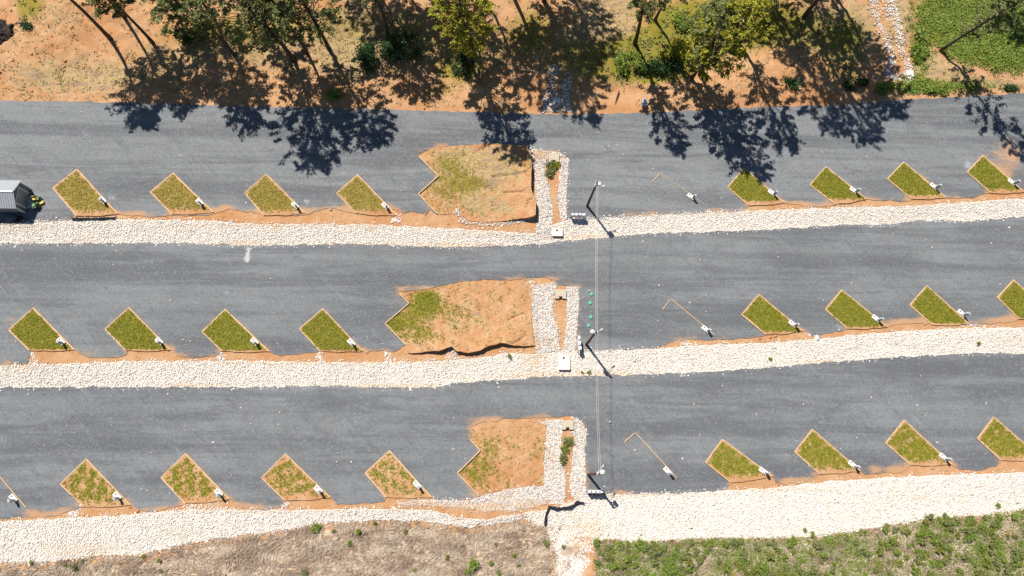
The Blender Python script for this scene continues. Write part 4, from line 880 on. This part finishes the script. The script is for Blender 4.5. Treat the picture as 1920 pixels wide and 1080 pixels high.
def meter_rack(c, rz, n, wide, label, hh=1.55, backs=.5):
    p = W(*c); t = empty('meter_rack', p, label, 'meter rack', 'electric meter racks', rz)
    for s_ in (-1, 1): obj('post', MB().box((s_ * (wide / 2 - .05), .12, hh / 2 - .1), (.09, .09, hh + .2)).mesh('post', M['galv'], .008), t)
    for z in (hh - .12, hh - .75): obj('rail', MB().box((0, .10, z), (wide, .05, .07)).mesh('rail', M['galv'], .006), t)
    for i in range(n):
        x = -wide / 2 + wide * (i + .5) / n; w = wide / n * .82; dz = .05 * ((i * 7) % 3 - 1)
        k = obj('meter_box', MB().box((x, -.05, hh - .42 + dz), (w, .24, .85)).mesh('meter_box', M['galv'] if (i % 2) else M['grey'], .015), t)
        obj('meter', MB().lathe((x, -.05, hh + .015 + dz), [(w * .3, 0), (w * .3, .02)], 10).mesh('meter_cap', M['white']), k)
        obj('conduit', MB().tube([(x, -.05, hh - .85 + dz), (x, -.05, -.1)], .035, 6).mesh('conduit', M['grey']), k)
meter_rack((1082,408), 0.0, 4, 1.9, 'four grey meter boxes on a rack beside the upper stone channel', 1.35)
meter_rack((1083.5,646), math.radians(96), 3, 1.9, 'pale meter rack standing end on between middle channel and pole', 1.5)
meter_rack((1113.5,920), 0.0, 4, 2.0, 'long meter rack with black shadow below the lowest pole', 1.6)
for i, (c, lb) in enumerate((((1109,551.7), 'topmost of the four green lids'), ((1106.5,568), 'second green lid from the top'), ((1107.6,594.6), 'third green lid from the top'), ((1103.5,610.5), 'lowest green lid, nearest the brown pole'))):
    p = W(*c); t = empty('riser_lid', p, 'round mint septic cover on gravel, ' + lb, 'cover', 'green septic covers')
    obj('riser', MB().lathe((0, 0, -.05), [(.22, 0), (.22, .12), (.20, .12)], 18).mesh('riser', M['riser']), t)
    obj('lid', MB().lathe((0, 0, .07), [(.235, 0), (.235, .03), (.18, .065), (.06, .075)], 18).mesh('lid', M['riser'], smooth=False), t)
t = empty('cleanout_pipe', W(1142.5,791), 'tiny white pipe stub standing alone on the gravel of the bottom row', 'pipe')
obj('pipe', MB().tube([(0, 0, -.1), (0, 0, .30)], .055, 10).mesh('pipe', M['white']), t); obj('cap', MB().lathe((0, 0, .30), [(.07, 0), (.07, .06), (.03, .07)], 10).mesh('cap', M['white']), t)
t = empty('cleanout_pipe', W(1104,545.5), 'tiny dark pipe stub above the green lids', 'pipe')
obj('pipe', MB().tube([(0, 0, -.1), (0, 0, .22)], .05, 10).mesh('pipe', M['black']), t); obj('cap', MB().lathe((0, 0, .22), [(.065, 0), (.065, .05)], 10).mesh('cap', M['white']), t)

# ------------------------------------------------------------------ shed and mower
sb = W(-41, 375.5); shed = empty('storage_shed', sb, 'grey metal roofed shed at the left edge beside the mower', 'shed')
Lh, Wd, ev, rdg = 6.25, 3.35, 2.25, 3.25   # half length, width, eave and ridge height
hw = Wd / 2
def slope(y): return ev + (rdg - ev) * (1 - abs(y) / (hw + .18)) 
side = MB().box((0, -hw + .04, ev / 2 + .08), (2 * Lh, .08, ev - .12)).mesh('wall', M['wallg']); obj('wall', side, shed)
obj('wall', MB().box((0, hw - .04, ev / 2 + .08), (2 * Lh, .08, ev - .12)).mesh('wall', M['wallg']), shed)
for sx in (-1, 1):
    g_ = MB(); x0, x1 = sx * (Lh - .085), sx * (Lh - .005); pr = [(-hw + .085, .12), (hw - .085, .12), (hw - .085, ev - .03), (0, rdg - .1), (-hw + .085, ev - .03)]
    for x in (x0, x1): g_.v += [(x, y, z) for y, z in pr]
    g_.f += [(0, 1, 2, 3, 4), (9, 8, 7, 6, 5)] + [(i, (i + 1) % 5, 5 + (i + 1) % 5, 5 + i) for i in range(5)]
    ge = obj('gable_wall', g_.mesh('gable_wall', M['wallg']), shed)
    for k in range(9):
        y = -hw + .25 + k * (Wd - .5) / 8; zt_ = ev + (rdg - ev) * (1 - abs(y) / hw) - .28
        obj('batten', MB().box((sx * (Lh + .006), y, .15 + zt_ / 2 - .1), (.018, .05, zt_ - .1)).mesh('batten', M['wallg']), ge)
for sy in (-1, 1):   # roof: ribbed sheets on each slope
    oy = hw + .18; th = math.atan2(rdg - ev, oy)
    r0 = MB(); e = Lh + .16
    r0.v = [(-e, 0, rdg), (e, 0, rdg), (e, sy * oy, ev), (-e, sy * oy, ev), (-e, 0, rdg - .06), (e, 0, rdg - .06), (e, sy * oy, ev - .06), (-e, sy * oy, ev - .06)]
    q = [(0, 1, 2, 3), (7, 6, 5, 4), (1, 0, 4, 5), (2, 1, 5, 6), (3, 2, 6, 7), (0, 3, 7, 4)]; r0.f = [f if sy < 0 else f[::-1] for f in q]
    rf = obj('roof', r0.mesh('roof', M['roof']), shed)
    me = None
    for k in range(44):
        x = -e + .12 + k * (2 * e - .24) / 43
        if me is None:
            rb = MB(); w = .022
            rb.v = [(-w, sy * .1, rdg + .004 - .1 * math.tan(th)), (w, sy * .1, rdg + .004 - .1 * math.tan(th)), (w, sy * oy, ev + .004), (-w, sy * oy, ev + .004)]
            rb.v += [(a * .5, b, c + .03) for a, b, c in rb.v]; rb.f = [(4, 5, 6, 7) if sy < 0 else (7, 6, 5, 4), (0, 1, 5, 4), (1, 2, 6, 5), (2, 3, 7, 6), (3, 0, 4, 7)]
            me = rb.mesh('rib', M['roof'])
        o = obj('rib', me, rf); o.location.x = x
obj('ridge_cap', MB().box((0, 0, rdg + .02), (2 * Lh + .36, .22, .05)).mesh('ridge_cap', M['galv'], .01), shed)
for sy in (-1, 1):
    v0 = Vector((Lh + .17, 0, rdg - .06)); v1 = Vector((Lh + .17, sy * (hw + .18), ev - .06)); obj('barge_board', MB().tube([v0, v1], .05, 4).mesh('barge_board', M['trim']), shed)
for s_ in (-1, 1): obj('corner_trim', MB().box((Lh - .02, s_ * (hw - .02), ev / 2 + .06), (.12, .12, ev - .16)).mesh('corner_trim', M['trim'], .01), shed)
dr = obj('door', MB().box((Lh + .012, -.05, 1.16), (.05, 2.0, 2.05)).mesh('door', M['panel'], .01), shed)
fr = MB()
for y in (-1.08, .98): fr.box((Lh + .03, y, 1.2), (.07, .15, 2.2))
fr.box((Lh + .03, -.05, 2.255), (.07, 1.97, .09)); fr.box((Lh + .045, -.05, 1.15), (.05, .05, 1.98)); obj('door_frame', fr.mesh('door_frame', M['trim'], .008), dr)
obj('handle', MB().box((Lh + .08, .12, 1.1), (.04, .04, .2)).mesh('handle', M['black'], .008), dr)
sk = MB()
for y in (-1.1, 0, 1.1): sk.box((0, y, .05), (2 * Lh - .3, .14, .14))
obj('skid', sk.mesh('skid', M['timber'], .01), shed)
rp = MB(); rp.v = [(Lh + .07, -1.0, .16), (Lh + .07, .55, .16), (Lh + 1.25, .55, .02), (Lh + 1.25, -1.0, .02), (Lh + .07, -1.0, .04), (Lh + .07, .55, .04), (Lh + 1.25, .55, -.06), (Lh + 1.25, -1.0, -.06)]
rp.f = [(3, 2, 1, 0), (4, 5, 6, 7), (0, 1, 5, 4), (1, 2, 6, 5), (2, 3, 7, 6), (3, 0, 4, 7)]
obj('loading_ramp', rp.mesh('loading_ramp', M['ramp']), None, sb, label='weathered plywood ramp in front of the shed door', category='ramp')
# clutter beside the shed
for i, (px, py, lb) in enumerate(((38,410,'dark tyre leaning in the shade below the shed'), (30,413,'dark tyre lying left of another under the shed wall'))):
    t = empty('old_tyre', W(px, py), lb, 'tyre', 'old tyres by the shed'); mb = MB()
    ring = [(.26, 0), (.34, .03), (.36, .1), (.34, .17), (.26, .2)]; k = 16
    for r, z in ring:
        for j in range(k): an = 6.283 * j / k; mb.v.append((r * math.cos(an), r * math.sin(an), z))
    for a in range(5):
        for j in range(k): mb.f.append((a * k + j, a * k + (j + 1) % k, ((a + 1) % 5) * k + (j + 1) % k, ((a + 1) % 5) * k + j))
    obj('tread', mb.mesh('tread', M['rubber']), t)
def heap(name, c, rx, ry, h, mat_, label, cat, seed, flat=.6):
    r = np.random.default_rng(seed); bm = bmesh.new(); bmesh.ops.create_icosphere(bm, subdivisions=3, radius=1)
    for v in bm.verts:
        n = v.co.copy(); k = 1 + .22 * wob(n.x * 3 + seed, n.y * 3 + n.z * 2, 2.0, 9, seed % 20) + .06 * r.normal()
        v.co = Vector((n.x * rx * k, n.y * ry * k, max(-.1, n.z * h * k)))
    me = bpy.data.meshes.new(name); bm.to_mesh(me); bm.free(); me.materials.append(mat_)
    return obj(name, me, None, gW(*c) if c[1] < 200 else W(*c), label=label, category=cat)
heap('tarp_heap', (21,409), .75, .5, .45, M['tarp'], 'crumpled blue grey tarp heap under the shed wall', 'tarp', 3)
hp = heap('burnt_heap', (2,62), 1.9, 1.7, .9, M['burnt'], 'charred brush heap in the upper left corner', 'debris heap', 9)
brm = MB(); r_ = np.random.default_rng(8)
for _ in range(40):
    a = np.array([r_.normal(0, 1.0), r_.normal(0, .9), r_.uniform(.2, .85)]); d_ = r_.normal(0, .7, 3); d_[2] *= .25; brm.tube([a - d_, a, a + d_], [.02, .04, .015], 5)
obj('charred_sticks', brm.mesh('charred_sticks', M['bark']), hp, kind='stuff')
# riding mower, nose towards the bottom of the picture
mw = empty('riding_mower', W(71,381.5), 'green and yellow riding mower parked on the shed ramp end', 'mower', None, math.radians(8))
def part(nm, mb, mt, parent=mw, bev=.02): return obj(nm, mb.mesh(nm, M[mt], bev), parent)
part('chassis', MB().box((0, 0, .36), (.46, 1.45, .14)), 'tgreen')
hd = part('hood', MB().box((-.05, -.50, .60), (.56, .62, .40), 0, .84), 'tgreen', bev=.06)
part('grille', MB().box((-.05, -.825, .56), (.44, .03, .24)), 'black', hd, .005)
for s_ in (-1, 1): part('headlight', MB().box((-.05 + s_ * .15, -.84, .66), (.12, .03, .07)), 'white', hd, .005)
part('fender', MB().box((0, .42, .56), (.98, .50, .10), 0, .9), 'tgreen', bev=.03)
st = part('seat', MB().box((-.05, .38, .70), (.46, .42, .14), 0, .92), 'tyellow', bev=.04); part('backrest', MB().box((-.05, .60, .88), (.44, .10, .34), 0, .88), 'tyellow', st, .03)
part('dashboard', MB().box((-.05, -.14, .70), (.36, .10, .26)), 'black')
sw = MB(); ring = [(-.05 + .17 * math.cos(6.283 * j / 16), -.02 + .17 * math.sin(6.283 * j / 16), .90 + .05 * math.sin(6.283 * j / 16)) for j in range(17)]; sw.tube(ring, .016, 6, False); sw.tube([(-.05, -.02, .90), (-.05, -.10, .66)], .02, 6); sw.box((-.05, -.02, .9), (.3, .03, .02)); part('steering_wheel', sw, 'black', bev=0)
part('cutting_deck', MB().box((.10, -.02, .22), (1.06, .56, .14), 0, .9), 'tyellow', bev=.03)
part('discharge_chute', MB().box((.72, .0, .24), (.26, .38, .10)), 'tyellow', bev=.02)
part('mower_cover', MB().box((.05, -.05, .33), (.66, .36, .05)), 'black')
for x, y, r0, w in ((-.44, .45, .28, .24), (.44, .45, .28, .24), (-.40, -.55, .20, .16), (.36, -.55, .20, .16)):
    wh = part('wheel', MB().tube([(x - w / 2, y, r0 + .02), (x - w / 4, y, r0 + .02), (x + w / 4, y, r0 + .02), (x + w / 2, y, r0 + .02)], [r0 * .85, r0, r0, r0 * .85], 16), 'rubber', bev=0)
    part('rim', MB().tube([(x - w / 2 - .012, y, r0 + .02), (x + w / 2 + .012, y, r0 + .02)], r0 * .5, 12), 'tyellow', wh, 0)

# ------------------------------------------------------------------ silt fences, cabinet by the trees, odd boards
def silt(pts, h, label, lean=(.0, 0)):
    P = [W(*p) for p in pts]; b = P[0].copy(); t = empty('silt_fence', b, label, 'silt fence', 'black silt fences'); mb = MB(); n = len(P)
    for s_ in (-1, 1):
        for i, p in enumerate(P):
            d = (P[min(i + 1, n - 1)] - P[max(i - 1, 0)]).normalized(); nn = Vector((-d.y, d.x, 0)) * .03 * s_
            q = p - b + nn; mb.v += [(q.x, q.y, q.z - .1), (q.x + lean[0], q.y + lean[1], q.z + h * (.8 + .3 * math.sin(i * 2.1)))]
    for i in range(n - 1):
        a = 2 * i; c = 2 * n + a; mb.f += [(a, a + 1, a + 3, a + 2), (c + 2, c + 3, c + 1, c), (a + 1, c + 1, c + 3, a + 3)]
    obj('cloth', mb.mesh('cloth', M['fabric']), t)
    for i in range(0, n, 2):
        q = P[i] - b; obj('stake', MB().box((q.x, q.y + .06, q.z + h * .4), (.05, .05, h + .3)).mesh('stake', M['timber']), t)
silt([(1020,982),(1021.5,972),(1024,960),(1029,948),(1042,951),(1051,951),(1060,950),(1068,948.5),(1075,946),(1079,941),(1082,938.5),(1088,940),(1093,941.5)], .55, 'crooked black silt fence at the foot of the bottom channel', (.05, -.18))
silt([(135,408),(150,408),(165,408),(180,407.5),(195,407),(208,406.5),(217,406.5)], .34, 'straight black silt cloth below the first bed of the top row', (.02, -.26))
t = empty('junction_box', gW(1207,195), 'small grey junction box on orange clay beside the road', 'utility box')
obj('cabinet', MB().box((0, 0, .35), (.62, .9, .8)).mesh('cabinet', M['grey'], .03), t); obj('lid', MB().box((0, 0, .775), (.70, .98, .05)).mesh('lid', M['galv'], .012), t)
p = gW(1157,183); obj('fallen_log', MB().tube([(-.25, -1.1, .14), (0, 0, .18), (.35, 1.1, .2)], [.10, .12, .08], 8).mesh('fallen_log', M['bark']), None, p, label='thin fallen log lying on the clay left of the junction box', category='log')
# pebbles and litter on the gravel, one mass
r = np.random.default_rng(61); n = 900; px = r.uniform(-20, 1940, n); py = r.uniform(195, 930, n)
keep = np.zeros(n, bool); x, y, z = Wp(px, py)
for L in (LOT1, LOT2, LOT3): keep |= inside(np.array([p[:2] for p in L]), px, py)
x, y, z = x[keep], y[keep], z[keep]; n = len(x); bm = bmesh.new(); bmesh.ops.create_icosphere(bm, subdivisions=1, radius=1.0)
bv = np.array([tuple(v.co) for v in bm.verts]); bf = np.array([[v.index for v in f.verts] for f in bm.faces]); bm.free()
sz = .028 + .085 * r.random(n) ** 5
V = bv[None] * sz[:, None, None] * r.uniform(.6, 1.4, (n, 1, 3)) + np.stack([x, y, z + .02], -1)[:, None]
obj('pebbles', npmesh('pebbles', V.reshape(-1, 3), (bf[None] + np.arange(n)[:, None, None] * 12).reshape(-1, 3), M['stone'], {'rnd': np.repeat(r.random(n), 12), 'c': np.zeros(n * 12)}), kind='stuff')
